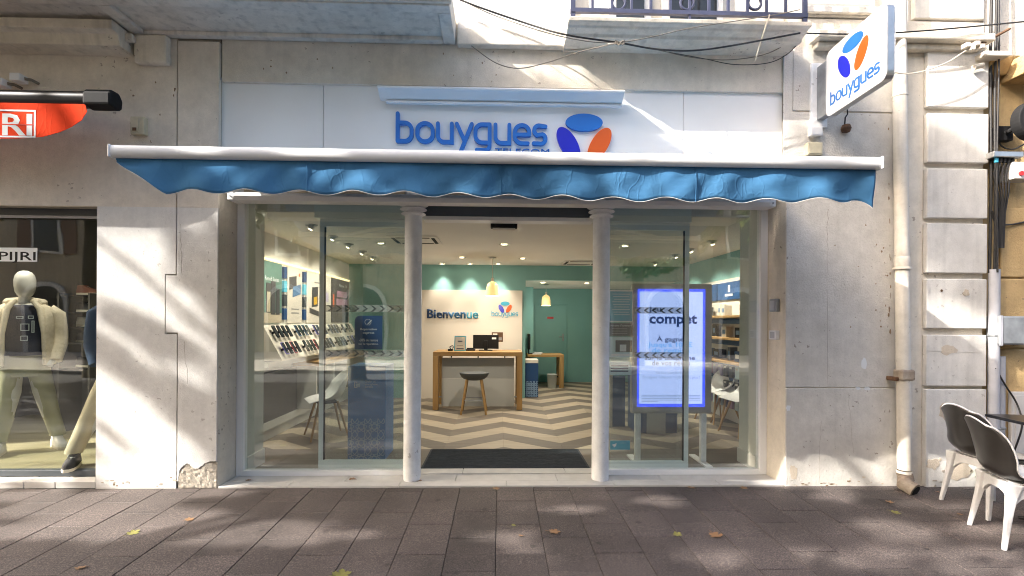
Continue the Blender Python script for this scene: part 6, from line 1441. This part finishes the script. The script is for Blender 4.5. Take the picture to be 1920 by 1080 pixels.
# shoe shelves
t = thing('shoe_rack', 'dark shoe rack with four shelves at the back of the display window', 'rack', (-4.1, 1.6, zd_)); x0, x1 = at(118, 600, 1.55).x, at(172, 600, 1.55).x
zsh = [at(145, py, 1.55).z for py in (553, 585, 613, 643, 690)]
for z in zsh: MB().box(x0, x1, 1.5, 1.8, z - .014, z).build('shelf', 'black', t, bev=.002)
for x in (x0 - .02, x1): MB().box(x, x + .02, 1.5, 1.8, zd_ + .001, zsh[0] + .02).build('side', 'dark_room', t)
for k, z in enumerate(zsh):
    zo = zd_; zd_ = z + .001; sh_ = thing('display_shoe', ['brown shoe on the top shelf of the rack', 'dark shoe on the second shelf of the rack', 'pale shoe on the middle shelf of the rack', 'dark shoe on the fourth shelf of the rack', 'dark shoe on the lowest shelf of the rack'][k], 'shoe', ((x0 + x1) / 2, 1.65, z))
    shoe(sh_, (x0 + x1) / 2, 1.65, R(75), ['shoe_brown', 'shoe_black', 'shoe_white', 'shoe_black', 'shoe_black'][k]); zd_ = zo
r_ = rect(-70, 464, 69, 490, .16); t = thing('window_lettering', 'white boxed shop name lettering on the neighbouring window', 'lettering', (r_[0], .16, r_[2]))
yl = .1645
MB().box(r_[0], r_[1], yl - .0012, yl, r_[2], r_[3]).build('plate', 'text_white', t)
q = at(-2, 487, yl); text('PIJRI', 'lettering', 'black', t, (q.x, yl - .0018, r_[2] + .012), width=r_[1] - q.x - .012, height=r_[3] - r_[2] - .022, bold=.01)
# shop window spotlights
for k, x in enumerate((-4.9, -4.2)):
    l = bpy.data.lights.new('window_beam', 'SPOT'); l.energy = 26; l.color = (1, .92, .8); l.spot_size = R(90); l.spot_blend = .8; l.shadow_soft_size = .05
    t = thing('window_spotlight', ['ceiling spotlight over the fleece jacket mannequin', 'ceiling spotlight over the shoe rack'][k], 'spotlight', (x, .6, 2.86)); MB().lathe([(.04, -.09), (.045, 0), (.03, .039)], (x, .6, 2.86), 14).build('can', 'black', t, smooth=50); MB().lathe([(.036, -.004), (.036, 0)], (x, .6, 2.7695), 12).build('lamp', 'spot_glow', t)
    lo = bpy.data.objects.new('window_beam', l); col.objects.link(lo); lo.parent = t; lo.location = (0, 0, -.1); lo.rotation_euler = (R(8), 0, 0)

# ================================================================== ACROSS THE STREET (seen only in the glass) and the street trees
OB = thing('opposite_building', 'ochre building across the street with arched ground floor and brown shutters', 'building', (0, -17, 0))
zg = gz(-4.5) - .006
MB().box(-26, 26, -20, -17, zg - .1, 7.4).build('wall', 'opp', OB)
for fl_, zf in ((0, zg), (1, 4.2)):
    for k in range(-6, 7):
        x = k * 3.4 + .8
        if fl_ == 0:
            arc_ = [(x - .95, zf + .02), (x + .95, zf + .02), (x + .95, zf + 2.2)] + [(x + .95 * math.cos(R(a)), zf + 2.2 + .95 * math.sin(R(a))) for a in range(20, 180, 20)] + [(x - .95, zf + 2.2)]
            w_ = MB().xz(arc_, -16.98, -16.9).build('shop_arch', 'block', OB); MB().xz([(x + (a - x) * .86, zf + .03 + (b - zf) * .93) for a, b in arc_], -16.9, -16.895).build('pane', 'pane_dark', w_)
        else:
            w_ = MB().box(x - .6, x + .6, -16.99, -16.93, zf, zf + 2.1).build('window', 'block', OB); MB().box(x - .48, x + .48, -16.93, -16.925, zf + .1, zf + 2.0).build('pane', 'pane_dark', w_)
            for s in (-1, 1): MB().box(x + s * .63, x + s * 1.2, -16.99, -16.94, zf, zf + 2.1).build('shutter', 'shutter', OB)
MB().box(-26, 26, -17.0, -16.6, 7.0, 7.42).build('cornice', 'block', OB)

def vnoise(x, y, seed=0):
    def h(i, j): n_ = math.sin(i * 127.1 + j * 311.7 + seed * 74.7) * 43758.5453; return n_ - math.floor(n_)
    i, j = math.floor(x), math.floor(y); u, v = x - i, y - j; u = u * u * (3 - 2 * u); v = v * v * (3 - 2 * v)
    return (h(i, j) * (1 - u) + h(i + 1, j) * u) * (1 - v) + (h(i, j + 1) * (1 - u) + h(i + 1, j + 1) * u) * v
LX, LY, LZ = SUN.x / SUN.y, 1, SUN.z / SUN.y           # per metre towards the wall
# gaps of the crown: where sunlight comes through to the wall (u, v) or the pavement
GL = []
for px, py, rx, ry in ((20, 930, .5, .05), (150, 955, .5, .10), (60, 1000, .45, .05), (330, 925, .5, .05), (470, 985, .42, .07), (600, 1013, .3, .05), (925, 1004, .13, .07), (1000, 1040, .07, .05), (1235, 940, .12, .05), (1050, 955, .25, .02), (1330, 1045, .16, .10), (1600, 935, .22, .05), (1560, 1045, .16, .08), (1680, 1040, .2, .10), (1830, 1060, .5, .12), (1900, 1000, .35, .08), (1660, 985, .16, .05), (1760, 950, .15, .04)):
    p = ong(px, py); GL.append((p.x, p.y, rx, ry))
GP = [[(ong(*q).x, ong(*q).y) for q in pl_] for pl_ in (((130, 915), (300, 928), (480, 965), (720, 1018), (430, 1035), (120, 1030)), ((1560, 1020), (1700, 1000), (1960, 985), (1980, 1085), (1640, 1090)))]
def lit(u, v):
    if v < -.02 and not (u > 2.2 and v > -.22):
        t = v / .71 * SUN.y / SUN.y; gx, gy = u + v / .71, .388 * v / .71
        for (x, y, rx, ry) in GL:
            if ((gx - x) / (rx + .2)) ** 2 + ((gy - y) / (ry + .12)) ** 2 < 1: return True
        for pl_ in GP:
            ins = False; j = len(pl_) - 1
            for i in range(len(pl_)):
                if (pl_[i][1] > gy) != (pl_[j][1] > gy) and gx < (pl_[j][0] - pl_[i][0]) * (gy - pl_[i][1]) / (pl_[j][1] - pl_[i][1]) + pl_[i][0]: ins = not ins
                j = i
            if ins: return True
        return False
    d = (u * .7 + v) ; e = (u - v * .7)                   # streaks run down to the right
    n_ = .65 * vnoise(d * 2.6, e * .55, 1) + .35 * vnoise(d * 6, e * 1.6, 2)
    if u > 2.1 and v < .36: return True
    if 2.85 < u < 4.95 and -.5 < v - (3.08 - (u - 3.02) * .72) < .42: return n_ > .66
    if u < -2.25: th = .30 if v < 1.1 else .40
    elif .2 < u < 5.4 and .15 < v < .62: th = .42           # awning bar and valance
    elif v > 3.1: th = .33
    elif v > 2.4 and u < 2.6: th = .36
    elif u > 3.3 and v > .8: th = .40
    elif u > 2.6 and v > .8: th = .50
    elif u > 2.2 and v < .36: th = .15
    elif v < .3: th = .5
    else: th = .5
    return n_ > th
def plane_tree(name, label, x, y, crown, nleaf, trunk_r, mask=False, seed=1, m_='leaf', leaf_s=.17):
    r_ = random.Random(seed); t = thing(name, label, 'tree', (x, y, gz(max(y, -4.5)) - .006)); z0 = t.location.z
    (cx, cy2, cz), (rx, ry, rz) = crown
    tr = MB(); zf = cz - rz * .75
    tr.tube([(x, y, z0 - .05), (x, y, z0 + .1), (x + .02, y, zf * .5), (x, y + .03, zf)], [trunk_r * 1.25, trunk_r, trunk_r * .85, trunk_r * .75], 12)
    for k in range(6):
        a = k * 1.05 + r_.random(); p1 = Vector((cx + rx * .35 * math.cos(a), cy2 + ry * .35 * math.sin(a), cz - rz * .25)); p2 = Vector((cx + rx * .75 * math.cos(a + .2), cy2 + ry * .75 * math.sin(a + .2), cz + rz * (.1 + .5 * r_.random())))
        tr.tube([(x, y, zf - .1), p1, p2], [trunk_r * .5, trunk_r * (.14 if mask else .3), .03], 8)
        for q in range(3):
            a2 = a + r_.uniform(-.9, .9); p3 = p1.lerp(p2, r_.uniform(.1, .8)); p4 = p3 + Vector((rx * .4 * math.cos(a2), ry * .4 * math.sin(a2), rz * r_.uniform(-.1, .35))); tr.tube([p3, p3.lerp(p4, .5) + Vector((0, 0, .1)), p4], [.045, .03, .012], 6)
    tr.build('trunk', 'bark', t, smooth=60)
    cr = MB(); got = 0; tries = 0
    while got < nleaf and tries < nleaf * 12:
        tries += 1
        a = r_.uniform(0, 2 * math.pi); c_ = r_.uniform(-1, 1); q = r_.random() ** .40; s_ = math.sqrt(1 - c_ * c_)
        p = Vector((cx + rx * q * s_ * math.cos(a), cy2 + ry * q * s_ * math.sin(a), cz + rz * q * c_))
        if not mask and vnoise(p.x * 1.1 + 50, p.z * 1.1 + p.y * .8, seed + 5) < .52: continue
        if mask:
            tt = -p.y / SUN.y; u, v = p.x + SUN.x * tt, p.z + SUN.z * tt
            if lit(u, v) and r_.random() < .996: continue
        s = leaf_s * r_.uniform(.7, 1.3); n_ = Vector((r_.gauss(0, 1), r_.gauss(0, 1), r_.gauss(0, 1))).normalized(); a_ = n_.orthogonal().normalized(); b_ = n_.cross(a_)
        dr = n_ * s * .12
        cr.add([p - a_ * s * .5, p - b_ * s * .45 + dr, p + a_ * s * .5, p + b_ * s * .45 + dr], [(0, 1, 2), (0, 2, 3)]); got += 1
    me = bpy.data.meshes.new('crown'); me.from_pydata(cr.v, [], cr.f); o = bpy.data.objects.new('crown', me); col.objects.link(o); me.materials.append(M[m_]); setpar(o, t)
    return t
plane_tree('plane_tree', 'tall plane tree up the pavement whose crown dapples the facade', -12.7, -5.9, ((-10.8, -4.4, 8.8), (3.7, 2.8, 4.1)), 17000, .22, True, 3, 'leaf2', .2)
plane_tree('plane_tree', 'plane tree on the pavement edge shading the slabs before the shop', -6.4, -5.6, ((-6.6, -4.9, 6.8), (2.3, 1.9, 2.7)), 7000, .16, True, 4, 'leaf2', .2)
plane_tree('plane_tree', 'plane tree across the street opposite the neighbouring window', -6.0, -11, ((-6.0, -11, 6.0), (2.8, 2.6, 2.4)), 4200, .2, False, 5, 'leaf2')
plane_tree('plane_tree', 'plane tree across the street opposite the entrance columns', -1.6, -11.5, ((-1.6, -11.5, 6.4), (2.5, 2.5, 2.3)), 3600, .19, False, 6, 'leaf')
plane_tree('plane_tree', 'leafy plane tree across the street opposite the bright screen', 4.4, -10.5, ((4.4, -10.5, 5.6), (3.0, 2.6, 2.8)), 6000, .22, False, 7, 'leaf')
plane_tree('plane_tree', 'plane tree across the street opposite the cafe terrace', 10, -11.2, ((10, -11.2, 6.2), (3.0, 2.6, 2.8)), 4200, .22, False, 8, 'leaf')
src_t = [o for o in bpy.data.objects if o.name.startswith('plane_tree') and o.parent is None]
far_t = src_t[2:5]
for k, (x, y, rz, lab) in enumerate(((-14.5, -8.4, 1.0, 'plane tree up the street before the opposite houses'), (-10.6, -8.4, 2.2, 'broad plane tree up the street near the opposite arches'), (-3.6, -7.6, 3.9, 'plane tree standing in the middle of the street strip'), (-19, -8.2, 5.0, 'plane tree far up the street'), (-24, -8.6, .4, 'last plane tree up the street'), (1.2, -8.6, 2.9, 'plane tree in the street strip facing the entrance'))):
    q = far_t[k % 3]; copy_thing(q, (x, y, q.location.z), rz, lab)
print('objects', len(bpy.data.objects), 'planks', cnt)
